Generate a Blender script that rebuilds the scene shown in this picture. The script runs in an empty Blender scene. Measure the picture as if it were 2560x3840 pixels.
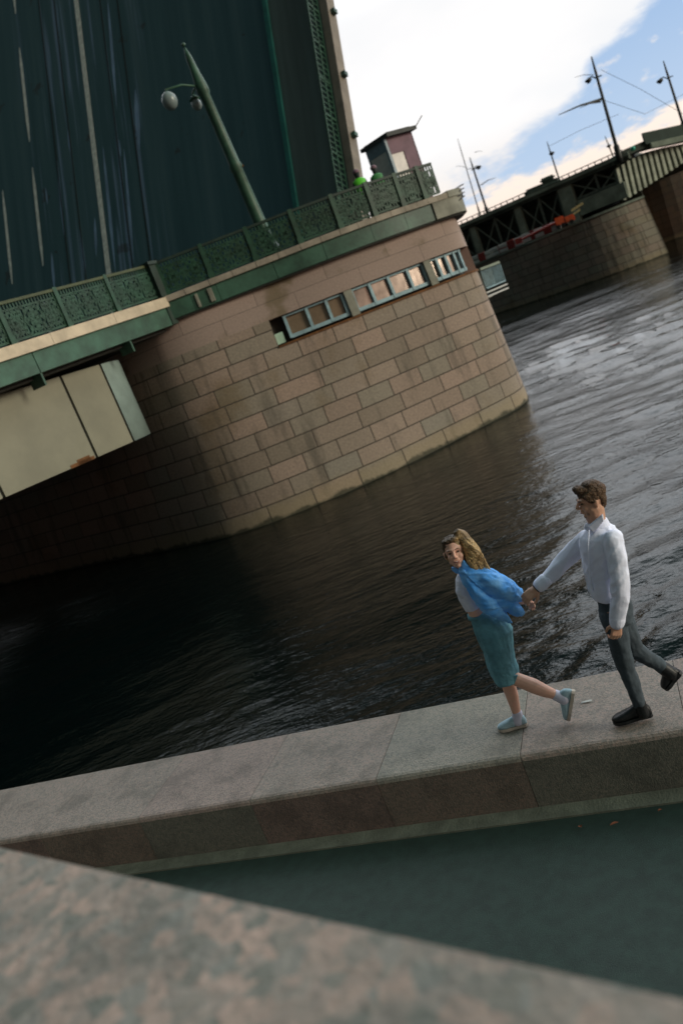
import bpy, bmesh, math, random
from mathutils import Vector, Matrix, noise
from mathutils.geometry import delaunay_2d_cdt
random.seed(7)
R = math.radians
sc = bpy.context.scene
col = sc.collection

# ------------------------------------------------------------------ camera
FPX = 2986.7                                   # focal length in photo pixels (28 mm, portrait)
ROLL, PITCH, EYE = R(21.5), R(11.9), 5.0
Fw = Vector((0, math.cos(PITCH), -math.sin(PITCH)))
U0 = Vector((0, math.sin(PITCH), math.cos(PITCH)))
R0 = Vector((1, 0, 0))
CX = R0*math.cos(ROLL) - U0*math.sin(ROLL)
CY = R0*math.sin(ROLL) + U0*math.cos(ROLL)
CP = Vector((0, 0, EYE))
cd = bpy.data.cameras.new('camera')
cam = bpy.data.objects.new('camera', cd)
col.objects.link(cam)
cam.matrix_world = Matrix.Translation(CP) @ Matrix((CX, CY, -Fw)).transposed().to_4x4()
cd.sensor_fit = 'VERTICAL'; cd.sensor_height = 36; cd.sensor_width = 24; cd.lens = 28
cd.clip_start = 0.05; cd.clip_end = 3000
cd.dof.use_dof = True; cd.dof.focus_distance = 6.6; cd.dof.aperture_fstop = 1.45
sc.camera = cam
S = 1.6327                                     # overview pixels -> photo pixels

def ray(u, v):
    return Fw + CX*((u-1280)/FPX) + CY*((1920-v)/FPX)
def onp(u, v, p, n):
    d = ray(u, v); p = Vector(p); n = Vector(n)
    return CP + d*((p-CP).dot(n)/d.dot(n))
def onz(u, v, z):
    return onp(u*S, v*S, (0, 0, z), (0, 0, 1))
def ony(u, v, y):
    return onp(u*S, v*S, (0, y, 0), (0, 1, 0))
def proj(p):
    d = p-CP; w = d.dot(Fw)
    return (1280+FPX*d.dot(CX)/w)/S, (1920-FPX*d.dot(CY)/w)/S

# ------------------------------------------------------------------ sky and light
w = bpy.data.worlds.new('World'); sc.world = w; w.use_nodes = True
nt = w.node_tree; N = nt.nodes; LK = nt.links; N.clear()
def nd(t, tree=None, **kw):
    n_ = (tree or nt).nodes.new(t)
    for k, v_ in kw.items(): setattr(n_, k, v_)
    return n_
def mth(op, a, b=None, c=None, clamp=False, tree=None):
    tr = tree or nt
    n_ = tr.nodes.new('ShaderNodeMath'); n_.operation = op; n_.use_clamp = clamp
    for i, x in enumerate((a, b, c)):
        if x is None: continue
        if isinstance(x, (int, float)): n_.inputs[i].default_value = x
        else: tr.links.new(x, n_.inputs[i])
    return n_.outputs[0]
def mixc(f, a, b, tree=None, mode='MIX'):
    tr = tree or nt
    n_ = tr.nodes.new('ShaderNodeMix'); n_.data_type = 'RGBA'; n_.blend_type = mode
    for s_, x in ((n_.inputs[0], f), (n_.inputs[6], a), (n_.inputs[7], b)):
        if isinstance(x, (int, float)): s_.default_value = x
        elif isinstance(x, tuple): s_.default_value = (*x[:3], 1)
        else: tr.links.new(x, s_)
    return n_.outputs[2]
def smooth(x, lo, hi, tree=None):
    tr = tree or nt
    n_ = tr.nodes.new('ShaderNodeMapRange'); n_.interpolation_type = 'SMOOTHSTEP'
    tr.links.new(x, n_.inputs[0]); n_.inputs[1].default_value = lo; n_.inputs[2].default_value = hi
    return n_.outputs[0]
tc = nd('ShaderNodeTexCoord')
sep = nd('ShaderNodeSeparateXYZ'); LK.new(tc.outputs['Generated'], sep.inputs[0])
X_, Y_, Z_ = sep.outputs
az = mth('MULTIPLY', mth('ARCTAN2', X_, Y_), 57.2958)
el = mth('MULTIPLY', mth('ARCSINE', Z_), 57.2958)
mp = nd('ShaderNodeMapping'); mp.inputs['Scale'].default_value = (1, 1, 2.6); LK.new(tc.outputs['Generated'], mp.inputs[0])
def nz(scale, det=5, rough=.6, off=0):
    n_ = nd('ShaderNodeTexNoise'); n_.inputs['Scale'].default_value = scale; n_.inputs['Detail'].default_value = det
    n_.inputs['Roughness'].default_value = rough
    m_ = nd('ShaderNodeMapping'); m_.inputs['Location'].default_value = (off, off*.7, off*.3)
    LK.new(mp.outputs[0], m_.inputs[0]); LK.new(m_.outputs[0], n_.inputs['Vector'])
    return n_.outputs['Fac']
n1 = nz(9, 6, .62); n2 = nz(22, 6, .6, 3.1); n3 = nz(3, 4, .5, 7.7)
fc = nd('ShaderNodeFloatCurve'); LK.new(mth('DIVIDE', mth('ADD', az, 180), 360), fc.inputs['Value'])
cv = fc.mapping.curves[0]
pts = [(-180, .42), (-60, .25), (-20, .05), (10, .2), (15, .28), (17.5, .305), (20.5, .345), (23.8, .37), (25.3, .46), (27.5, .50), (30, .56), (36, .75), (60, .85), (180, .5)]
cv.points[0].location = ((pts[0][0]+180)/360, pts[0][1]); cv.points[1].location = (1, pts[-1][1])
for a_, g_ in pts[1:-1]: cv.points.new((a_+180)/360, g_)
fc.mapping.update()
top = mth('MULTIPLY', fc.outputs[0], 20)                                   # upper rim (degrees) of the clear blue gap
d1 = mth('SUBTRACT', mth('ADD', el, mth('MULTIPLY', mth('SUBTRACT', n1, .5), 5)), top)
cloud = smooth(d1, -.35, 1.2)
low = smooth(mth('ADD', mth('SUBTRACT', el, mth('MULTIPLY', mth('SUBTRACT', az, 16), .02)), mth('MULTIPLY', mth('SUBTRACT', n2, .5), 3.5)), 5.3, 4.5)  # peach banks near the horizon
wisp = smooth(n2, .60, .72)
blue = mixc(smooth(el, 3, 14), (.42, .54, .72), (.29, .43, .66))
peach = mixc(smooth(el, 0, 5), (.95, .62, .47), (.92, .80, .70))
nis = nd('ShaderNodeTexSky'); nis.sky_type = 'NISHITA'; nis.sun_disc = False
nis.sun_elevation = R(14); nis.sun_rotation = R(119); nis.altitude = 0; nis.air_density = 1.2; nis.dust_density = 2
skyb = mixc(1.0, blue, mixc(1.0, nis.outputs[0], (.012, .012, .012), mode='MULTIPLY'), mode='ADD')
c1 = mixc(mth('MULTIPLY', wisp, .55), skyb, (.80, .76, .74))
c2 = mixc(low, c1, peach)
white = mixc(smooth(el, 17, 27), mixc(smooth(el, 4, 9), (.88, .79, .71), mixc(smooth(n3, .3, .7), (.80, .81, .83), (.93, .91, .90))), (2.9, 3.0, 3.15))
front = mixc(cloud, c2, white)
# the rest of the dome: dull blue-grey overhead, warm low glow behind the camera
zen = mixc(smooth(n3, .35, .65), (.20, .37, .38), (.33, .47, .46))
glow = mth('MULTIPLY', smooth(az, 55, 95), smooth(az, 135, 110))
band_ = mth('MULTIPLY', smooth(el, 15, 7), smooth(mth('ABSOLUTE', mth('SUBTRACT', az, 150)), 45, 25))
right = mth('MULTIPLY', smooth(az, -20, 60), smooth(az, 175, 115))
zen = mixc(right, mixc(1.0, zen, (.2, .2, .2), mode='MULTIPLY'), zen)
rear = mixc(band_, mixc(smooth(el, 6, 34), mixc(glow, (.03, .035, .04), (1.32, 1.05, .84)), zen), (.46, .30, .22))
f_up = smooth(el, 34, 62)
f_az = smooth(mth('ABSOLUTE', mth('SUBTRACT', az, 26)), 44, 72)
dome = mixc(mth('MAXIMUM', f_up, f_az), front, mixc(f_up, rear, zen))
bg = nd('ShaderNodeBackground'); LK.new(dome, bg.inputs[0]); bg.inputs[1].default_value = 1.0
wo = nd('ShaderNodeOutputWorld'); LK.new(bg.outputs[0], wo.inputs[0])

sd = bpy.data.lights.new('sun', 'SUN'); sd.energy = 1.8; sd.angle = R(18); sd.color = (1, .92, .74)
sun = bpy.data.objects.new('sun', sd); col.objects.link(sun)
sdir = Vector((math.sin(R(119))*math.cos(R(14)), math.cos(R(119))*math.cos(R(14)), math.sin(R(14))))
sun.rotation_euler = sdir.to_track_quat('Z', 'Y').to_euler()
sc.view_settings.view_transform = 'Standard'; sc.view_settings.look = 'None'
sc.view_settings.exposure = .2; sc.view_settings.gamma = 1
sc.cycles.max_bounces = 6; sc.cycles.use_denoising = True

# ------------------------------------------------------------------ materials
def mat(name, colr, rough=.7, metal=0, var=.25, vscale=3, bump=0, bscale=20, col2=None, stretch=(1, 1, 1), spec=.4, uv=False, build=None):
    m = bpy.data.materials.new(name); m.use_nodes = True
    t = m.node_tree; b = t.nodes['Principled BSDF']
    b.inputs['Roughness'].default_value = rough; b.inputs['Metallic'].default_value = metal
    b.inputs['Specular IOR Level'].default_value = spec
    c = t.nodes.new('ShaderNodeTexCoord'); mpg = t.nodes.new('ShaderNodeMapping'); mpg.inputs['Scale'].default_value = stretch
    t.links.new(c.outputs['UV' if uv else 'Object'], mpg.inputs[0])
    no = t.nodes.new('ShaderNodeTexNoise'); no.inputs['Scale'].default_value = vscale; no.inputs['Detail'].default_value = 6
    no.inputs['Roughness'].default_value = .65
    t.links.new(mpg.outputs[0], no.inputs['Vector'])
    c2 = col2 or tuple(x*(1-var) for x in colr)
    c1 = tuple(min(1, x*(1+var*.6)) for x in colr) if not col2 else colr
    f = smooth(no.outputs['Fac'], .3, .7, t)
    cc = mixc(f, c2, c1, t)
    if build: cc = build(t, cc, mpg.outputs[0], c)
    t.links.new(cc, b.inputs['Base Color'])
    if bump:
        nb = t.nodes.new('ShaderNodeTexNoise'); nb.inputs['Scale'].default_value = bscale; nb.inputs['Detail'].default_value = 4
        t.links.new(mpg.outputs[0], nb.inputs['Vector'])
        bp = t.nodes.new('ShaderNodeBump'); bp.inputs['Strength'].default_value = bump; bp.inputs['Distance'].default_value = .02
        t.links.new(nb.outputs['Fac'], bp.inputs['Height']); t.links.new(bp.outputs[0], b.inputs['Normal'])
    return m
def ramp(t, fac, stops, interp='LINEAR'):
    r = t.nodes.new('ShaderNodeValToRGB'); r.color_ramp.interpolation = interp
    e_ = r.color_ramp.elements
    e_[0].position, e_[0].color = stops[0][0], (*stops[0][1], 1)
    e_[1].position, e_[1].color = stops[1][0], (*stops[1][1], 1)
    for p_, c_ in stops[2:]:
        x = e_.new(p_); x.color = (*c_, 1)
    t.links.new(fac, r.inputs[0]); return r.outputs[0]
def tex_noise(t, vec, scale, det=4, stretch=None, rough=.6):
    if stretch:
        m_ = t.nodes.new('ShaderNodeMapping'); m_.inputs['Scale'].default_value = stretch; t.links.new(vec, m_.inputs[0]); vec = m_.outputs[0]
    n_ = t.nodes.new('ShaderNodeTexNoise'); n_.inputs['Scale'].default_value = scale; n_.inputs['Detail'].default_value = det
    n_.inputs['Roughness'].default_value = rough
    t.links.new(vec, n_.inputs['Vector']); return n_.outputs['Fac']

def masonry(name, stops, bw, bh, dark, msize=.014):
    def build(t, cc, vec, c):
        # uv in metres: u along the wall, v up
        dn = t.nodes.new('ShaderNodeTexNoise'); dn.inputs['Scale'].default_value = .6; t.links.new(vec, dn.inputs['Vector'])
        va = t.nodes.new('ShaderNodeVectorMath'); va.operation = 'MULTIPLY_ADD'
        t.links.new(dn.outputs['Color'], va.inputs[0]); va.inputs[1].default_value = (.10, .0, 0); t.links.new(vec, va.inputs[2])
        br = t.nodes.new('ShaderNodeTexBrick'); br.offset = .42; br.squash = 1.35; br.squash_frequency = 3; br.offset_frequency = 2
        br.inputs['Color1'].default_value = (0, 0, 0, 1); br.inputs['Color2'].default_value = (1, 1, 1, 1); br.inputs['Mortar'].default_value = (.5, .5, .5, 1)
        br.inputs['Scale'].default_value = 1; br.inputs['Brick Width'].default_value = bw; br.inputs['Row Height'].default_value = bh
        br.inputs['Mortar Size'].default_value = msize; br.inputs['Mortar Smooth'].default_value = .3
        t.links.new(va.outputs[0], br.inputs['Vector'])
        stone = ramp(t, br.outputs['Color'], stops)
        big = tex_noise(t, vec, .35, 5)
        stone = mixc(mth('MULTIPLY', smooth(big, .52, .72, t), .55, tree=t), stone, (.17, .11, .045), t)          # ochre stains
        drip = tex_noise(t, vec, 1.0, 5, (1.6, .22, 1))
        stone = mixc(mth('MULTIPLY', smooth(drip, .52, .7, t), .6, tree=t), stone, (.085, .075, .06), t)          # run-off streaks
        grain = tex_noise(t, vec, 14, 5)
        stone = mixc(smooth(grain, .3, .75, t), mixc(.35, stone, (.04, .035, .03), t), stone, t)
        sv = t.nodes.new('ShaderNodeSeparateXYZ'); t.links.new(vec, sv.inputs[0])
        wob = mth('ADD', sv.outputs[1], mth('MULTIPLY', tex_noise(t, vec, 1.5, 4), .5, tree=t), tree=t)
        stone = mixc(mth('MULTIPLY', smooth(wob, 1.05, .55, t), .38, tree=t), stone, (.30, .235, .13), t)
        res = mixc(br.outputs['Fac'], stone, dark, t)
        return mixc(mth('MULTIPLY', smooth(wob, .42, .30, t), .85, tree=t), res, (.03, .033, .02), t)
    m = mat(name, (.3, .22, .18), .85, bump=.5, bscale=9, uv=True, build=build)
    t = m.node_tree; b = t.nodes['Principled BSDF']; br = [x for x in t.nodes if x.type == 'TEX_BRICK'][0]
    b2 = t.nodes.new('ShaderNodeBump'); b2.inputs['Strength'].default_value = .8; b2.inputs['Distance'].default_value = .04
    t.links.new(mth('SUBTRACT', 1.0, br.outputs['Fac'], tree=t), b2.inputs['Height'])
    t.links.new(b.inputs['Normal'].links[0].from_socket, b2.inputs['Normal']); t.links.new(b2.outputs[0], b.inputs['Normal'])
    return m
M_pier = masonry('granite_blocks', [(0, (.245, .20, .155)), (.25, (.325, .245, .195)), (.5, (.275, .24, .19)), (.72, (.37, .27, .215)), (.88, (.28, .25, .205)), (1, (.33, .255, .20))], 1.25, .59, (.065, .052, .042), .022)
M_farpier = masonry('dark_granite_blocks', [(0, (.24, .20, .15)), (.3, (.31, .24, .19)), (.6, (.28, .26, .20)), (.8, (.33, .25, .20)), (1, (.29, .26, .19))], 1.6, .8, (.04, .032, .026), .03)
M_ashlar = mat('pink_granite', (.31, .205, .17), .8, var=.2, vscale=.9, bump=.3, bscale=12)
M_green = mat('green_paint', (.035, .095, .065), .5, var=.45, vscale=1.3, bump=.2, bscale=8)
M_rail = mat('railing_green', (.014, .058, .034), .55, var=.4, vscale=2)
M_darkgreen = mat('dark_green_iron', (.012, .03, .022), .6, var=.4, vscale=2)
M_cream = mat('pale_stone_edge', (.50, .42, .31), .8, var=.25, vscale=1.2, bump=.3)
M_edge = mat('grey_stone_edge', (.30, .265, .215), .8, var=.3, vscale=1.6, bump=.3)
M_panel = mat('cream_steel_panel', (.19, .185, .135), .6, var=.16, vscale=.5)
M_panelg = mat('grey_steel_end', (.22, .29, .27), .6, var=.25, vscale=.7)
M_soffit = mat('dark_soffit', (.03, .03, .026), .9, var=.3)  # one very dark tone for undersides, inner girders and the recess back
M_rust = mat('rust', (.14, .06, .02), .9, var=.4, vscale=3)
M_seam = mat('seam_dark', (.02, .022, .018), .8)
M_stonegrey = mat('grey_nose_stone', (.22, .22, .18), .8, var=.3, vscale=1.5, bump=.3)
M_post = mat('lamp_post_green', (.028, .08, .05), .5, var=.45, vscale=2.5)
M_globe = mat('milk_glass_globe', (.17, .22, .22), .3, var=.1)
M_black = mat('black_steel', (.012, .014, .014), .5)
M_frame = mat('window_frame_blue', (.25, .38, .43), .6, var=.3, vscale=3)
M_mint = mat('mint_plaster', (.42, .62, .50), .7, var=.15)
M_glass = mat('window_glass', (.05, .045, .035), .06, var=.3, vscale=.8, spec=1.0, metal=.0)
M_glass2 = mat('warm_reflection_glass', (.40, .33, .29), .18, metal=.7, var=.45, vscale=.9)  # warm sky reflection put into the pane colour
M_farcon = mat('far_concrete', (.23, .27, .22), .9, var=.35, vscale=.6)
M_fardark = mat('far_dark_steel', (.055, .068, .055), .8, var=.5, vscale=.6)
M_fartruss = mat('far_truss_steel', (.13, .155, .13), .8, var=.3)
M_rib = mat('pale_rib_paint', (.38, .41, .33), .7, var=.3, vscale=.8)
M_ribgap = mat('rib_web_green', (.045, .06, .045), .8, var=.3)
M_fargreen = mat('far_parapet_green', (.035, .06, .05), .7, var=.3, vscale=.5)
M_white = mat('white_plastic', (.45, .46, .44), .6, var=.1)
M_red = mat('red_plastic', (.22, .025, .02), .6, var=.2)
M_orange = mat('orange_paint', (.70, .12, .04), .5, var=.2)
M_glass3 = mat('brown_reflection_glass', (.30, .21, .14), .2, metal=.5, var=.3, vscale=.9)  # brownish lit look of the first bay put into the pane colour
M_mauve = mat('mauve_cladding', (.17, .10, .13), .7, var=.2)
M_bluegrey = mat('blue_grey_metal', (.22, .30, .36), .5, var=.2)
M_roof = mat('dark_roof', (.05, .055, .055), .7, var=.2)
M_vest = mat('neon_vest', (.10, .55, .03), .6, var=.1)
M_yellow = mat('yellow_marks', (.16, .13, .05), .7)

def leafroad(t, cc, vec, c):
    # object space of the leaf: x across, y along
    a = tex_noise(t, vec, 1.0, 5, (.9, .035, 1), .6)
    b_ = tex_noise(t, vec, 1.0, 4, (2.2, .06, 1), .55)
    base = ramp(t, a, [(.3, (.036, .088, .102)), (.5, (.052, .115, .130)), (.72, (.085, .15, .165))])
    sx = t.nodes.new('ShaderNodeSeparateXYZ'); t.links.new(vec, sx.inputs[0])
    inband = mth('MULTIPLY', smooth(sx.outputs[0], 12, 15, t), smooth(sx.outputs[0], 26, 22, t), tree=t)
    sc1 = mth('MULTIPLY', smooth(b_, .53, .64, t), inband, tree=t)
    patch = smooth(tex_noise(t, vec, .5, 3), .66, .7, t)
    o = mixc(mth('MULTIPLY', sc1, .75, tree=t), base, (.20, .28, .40), t)
    return mixc(mth('MULTIPLY', patch, .5, tree=t), o, (.04, .02, .012), t)
M_leafroad = mat('raised_road_asphalt', (.02, .03, .03), .75, bump=.3, bscale=6, build=leafroad)
M_leafwalk = mat('leaf_walkway', (.095, .13, .125), .8, var=.3, vscale=1, stretch=(1, .05, 1))
M_leafedge = mat('leaf_edge_beige', (.20, .175, .145), .8, var=.25, vscale=1)
M_teal = mat('teal_kerb', (.02, .15, .13), .6, var=.3, vscale=.8)
M_line = mat('worn_white_line', (.78, .78, .70), .8, var=.25, vscale=3)

def granite(name, stops, scale, rough=.7, bw=True):
    def build(t, cc, vec, c):
        v1 = t.nodes.new('ShaderNodeTexVoronoi'); v1.inputs['Scale'].default_value = scale; t.links.new(vec, v1.inputs['Vector'])
        s_ = t.nodes.new('ShaderNodeSeparateColor'); t.links.new(v1.outputs['Color'], s_.inputs[0])
        g = ramp(t, s_.outputs[0], stops)
        n_ = tex_noise(t, vec, scale*1.7, 5)
        g = mixc(mth('MULTIPLY', smooth(n_, .45, .7, t), .5, tree=t), g, stops[0][1], t)
        big = tex_noise(t, vec, 2.3, 7, None, .7)
        g = mixc(mth('MULTIPLY', smooth(big, .46, .66, t), .55, tree=t), g, tuple(x*.6 for x in stops[0][1]), t)
        return g
    return mat(name, (.3, .3, .3), rough, bump=.35, bscale=scale*1.5, build=build)
M_parapet = granite('rapakivi_granite', [(0, (.15, .155, .13)), (.35, (.25, .21, .175)), (.55, (.35, .255, .205)), (.75, (.20, .20, .175)), (1, (.40, .285, .23))], 24)
M_wtop = [granite('granite_top_a', [(0, (.17, .155, .135)), (.5, (.26, .225, .20)), (1, (.32, .245, .21))], 60),
          granite('granite_top_b', [(0, (.16, .16, .14)), (.5, (.235, .225, .195)), (1, (.28, .25, .21))], 60),
          granite('granite_top_c', [(0, (.18, .15, .135)), (.5, (.27, .22, .195)), (1, (.32, .24, .21))], 60)]
M_wside = [granite('shaded_side_a', [(0, (.11, .095, .08)), (.5, (.15, .125, .105)), (1, (.19, .14, .115))], 60), granite('shaded_side_b', [(0, (.095, .10, .085)), (.5, (.13, .13, .11)), (1, (.16, .15, .125))], 60), granite('shaded_side_c', [(0, (.11, .09, .08)), (.5, (.16, .12, .105)), (1, (.20, .14, .12))], 60)]  # browner, darker granite copies: shade of the front face put into the colour
M_asphalt = mat('wet_asphalt', (.019, .040, .033), .7, var=.22, vscale=9, bump=.25, bscale=160)
M_gutter = mat('gutter_stone', (.135, .15, .12), .8, var=.3, vscale=5, bump=.3, bscale=60)

def skinmat(name, c):
    m = mat(name, c, .5, var=.12, vscale=8); b = m.node_tree.nodes['Principled BSDF']
    b.inputs['Subsurface Weight'].default_value = .12; b.inputs['Subsurface Scale'].default_value = .01
    return m
M_skinm = skinmat('skin_warm', (.56, .32, .22)); M_skinw = skinmat('skin_fair', (.72, .42, .32))
M_lip = mat('lips', (.34, .12, .10), .4); M_eye = mat('eye_dark', (.02, .015, .012), .2); M_teeth = mat('teeth', (.7, .66, .6), .3)
M_stubble = mat('stubble', (.34, .20, .14), .7, var=.3, vscale=60)
M_hairm = mat('brown_hair', (.085, .045, .02), .6, var=.6, vscale=60, bump=.8, bscale=90)
def hairw(t, cc, vec, c):
    s_ = t.nodes.new('ShaderNodeAttribute'); s_.attribute_name = 'grad'
    g = ramp(t, s_.outputs['Fac'], [(0, (.035, .022, .012)), (.22, (.14, .085, .035)), (.5, (.66, .45, .20)), (1, (.56, .36, .15))])
    n_ = tex_noise(t, vec, 70, 4)
    return mixc(smooth(n_, .35, .65, t), mixc(.6, g, (.03, .018, .01), t), g, t)
M_hairw = mat('blonde_hair', (.3, .2, .1), .5, bump=.6, bscale=60, build=hairw)
M_shirt = mat('white_cotton', (.76, .80, .98), .85, var=.07, vscale=6, bump=.3, bscale=14)
M_blue = mat('blue_cotton', (.07, .35, .92), .8, col2=(.22, .52, .95), vscale=9, bump=.4, bscale=18)
M_crop = mat('white_knit', (.66, .70, .84), .9, var=.1, vscale=6)
M_denim = mat('washed_denim', (.12, .30, .37), .85, var=.3, vscale=7, bump=.3, bscale=40)
M_trous = mat('grey_trousers', (.050, .068, .085), .85, var=.25, vscale=9, bump=.2, bscale=40)
M_shoeb = mat('black_leather', (.008, .010, .012), .45, var=.2)
M_shoew = mat('pale_trainer', (.36, .52, .60), .7, var=.2, vscale=20)
M_sock = mat('white_sock', (.60, .60, .74), .9, var=.1)
M_sole = mat('pale_sole', (.50, .44, .38), .8)
M_button = mat('button', (.5, .5, .55), .4)

# ------------------------------------------------------------------ mesh helpers
def link(name, me, m, parent=None):
    o = bpy.data.objects.new(name, me); col.objects.link(o)
    if m:
        for x in (m if isinstance(m, list) else [m]): me.materials.append(x)
    if parent: o.parent = parent
    return o
def fin(name, bm, m, parent=None, smooth_=False):
    bmesh.ops.recalc_face_normals(bm, faces=bm.faces)
    me = bpy.data.meshes.new(name); bm.to_mesh(me); bm.free()
    if smooth_:
        for p in me.polygons: p.use_smooth = True
    return link(name, me, m, parent)
def tag(o, label=None, cat=None, group=None, kind=None):
    if label: o['label'] = label
    if cat: o['category'] = cat
    if group: o['group'] = group
    if kind: o['kind'] = kind
    return o
def thing(name, label, cat, loc=(0, 0, 0), group=None):
    o = bpy.data.objects.new(name, None); col.objects.link(o); o.location = loc; o.empty_display_size = .3
    bpy.context.view_layer.update()
    return tag(o, label, cat, group)
def bx(bm, o, a, b, c):
    """box from corner o with edge vectors a, b, c"""
    o, a, b, c = map(Vector, (o, a, b, c))
    v = [bm.verts.new(o+a*i+b*j+c*k) for k in (0, 1) for j in (0, 1) for i in (0, 1)]
    for f in ((0, 1, 3, 2), (4, 6, 7, 5), (0, 4, 5, 1), (1, 5, 7, 3), (3, 7, 6, 2), (2, 6, 4, 0)):
        bm.faces.new([v[i] for i in f])
def tube(bm, pts, r, seg=10):
    pts = [Vector(p) for p in pts]
    rs = r if isinstance(r, (list, tuple)) else [r]*len(pts)
    rings = []
    for i, p in enumerate(pts):
        d = (pts[min(i+1, len(pts)-1)]-pts[max(i-1, 0)]).normalized()
        u = d.orthogonal().normalized() if i == 0 else (lastu - d*lastu.dot(d)).normalized()
        lastu = u; v = d.cross(u)
        rings.append([bm.verts.new(p+(u*math.cos(2*math.pi*k/seg)+v*math.sin(2*math.pi*k/seg))*rs[i]) for k in range(seg)])
    for a, b in zip(rings, rings[1:]):
        for k in range(seg): bm.faces.new((a[k], a[(k+1) % seg], b[(k+1) % seg], b[k]))
    bm.faces.new(rings[0][::-1]); bm.faces.new(rings[-1])
def loft(bm, rings):
    """rings: (centre, vec a, vec b) -> closed ellipse loft"""
    seg = 20; rr = []
    for c, a, b in rings:
        rr.append([bm.verts.new(Vector(c)+a*math.cos(2*math.pi*k/seg)+b*math.sin(2*math.pi*k/seg)) for k in range(seg)])
    for x, y in zip(rr, rr[1:]):
        for k in range(seg): bm.faces.new((x[k], x[(k+1) % seg], y[(k+1) % seg], y[k]))
    bm.faces.new(rr[0][::-1]); bm.faces.new(rr[-1])
def ball(bm, c, r, seg=16, mtx=None):
    r = r if isinstance(r, (tuple, list)) else (r, r, r)
    m_ = Matrix.Translation(Vector(c)) @ (mtx or Matrix.Identity(4)) @ Matrix.Diagonal((*r, 1))
    bmesh.ops.create_uvsphere(bm, u_segments=seg, v_segments=seg//2+2, radius=1, matrix=m_)
def cap(bm, a, b, ra, rb):
    a, b = Vector(a), Vector(b)
    ball(bm, a, ra, 12); ball(bm, b, rb, 12)
    if (b-a).length > 1e-4: tube(bm, [a, b], [ra, rb], 14)
def chain(bm, pts):
    for (a, ra), (b, rb) in zip(pts, pts[1:]): cap(bm, a, b, ra, rb)
def union(name, bm, voxel, m, parent, smooth_n=4, fold=None, sf=.5):
    bmesh.ops.recalc_face_normals(bm, faces=bm.faces)
    me = bpy.data.meshes.new('tmp'); bm.to_mesh(me); bm.free()
    o = bpy.data.objects.new('tmp', me); col.objects.link(o)
    rm = o.modifiers.new('r', 'REMESH'); rm.mode = 'VOXEL'; rm.voxel_size = voxel
    if smooth_n:
        sm = o.modifiers.new('s', 'SMOOTH'); sm.iterations = smooth_n; sm.factor = sf
    dg = bpy.context.evaluated_depsgraph_get(); dg.update()
    me2 = bpy.data.meshes.new_from_object(o.evaluated_get(dg))
    bpy.data.objects.remove(o)
    if fold:
        vn = [v.normal.copy() for v in me2.vertices]
        for v, n_ in zip(me2.vertices, vn): v.co = v.co + n_*fold(v.co)
    for p in me2.polygons: p.use_smooth = True
    me2.materials.clear()
    me2.name = name
    return link(name, me2, m, parent)
def poly_sheet(name, pts, z, m, kind=None, thick=0):
    bm = bmesh.new(); f = bm.faces.new([bm.verts.new((*p, z)) for p in pts])
    if thick:
        r_ = bmesh.ops.extrude_face_region(bm, geom=[f])
        bmesh.ops.translate(bm, verts=[g for g in r_['geom'] if isinstance(g, bmesh.types.BMVert)], vec=(0, 0, -thick))
    o = fin(name, bm, m)
    if kind: o['kind'] = kind
    return o

# ------------------------------------------------------------------ water
def water_mat():
    m = bpy.data.materials.new('river_water'); m.use_nodes = True
    t = m.node_tree; b = t.nodes['Principled BSDF']
    b.inputs['Base Color'].default_value = (.0012, .0040, .0040, 1); b.inputs['Specular Tint'].default_value = (.88, 1, 1, 1); b.inputs['Roughness'].default_value = .035
    b.inputs['IOR'].default_value = 1.25
    c = t.nodes.new('ShaderNodeTexCoord')
    a1 = tex_noise(t, c.outputs['Object'], 1.0, 2, (.55, 1.3, 1), .5)
    a2 = tex_noise(t, c.outputs['Object'], 1.0, 5, (1.7, 4.2, 1), .55)
    a3 = tex_noise(t, c.outputs['Object'], 1.0, 3, (7, 12, 1), .5)
    a4 = tex_noise(t, c.outputs['Object'], 1.0, 2, (.05, .16, 1), .5)
    h = mth('ADD', mth('MULTIPLY', a2, .045, tree=t), mth('MULTIPLY', a3, .012, tree=t), tree=t)
    h = mth('MULTIPLY', h, mth('ADD', mth('MULTIPLY', smooth(a4, .35, .65, t), .7, tree=t), .55, tree=t), tree=t)
    bp = t.nodes.new('ShaderNodeBump'); bp.inputs['Strength'].default_value = 1.0; bp.inputs['Distance'].default_value = 1.0
    t.links.new(h, bp.inputs['Height']); t.links.new(bp.outputs[0], b.inputs['Normal'])
    return m
M_water = water_mat()
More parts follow.
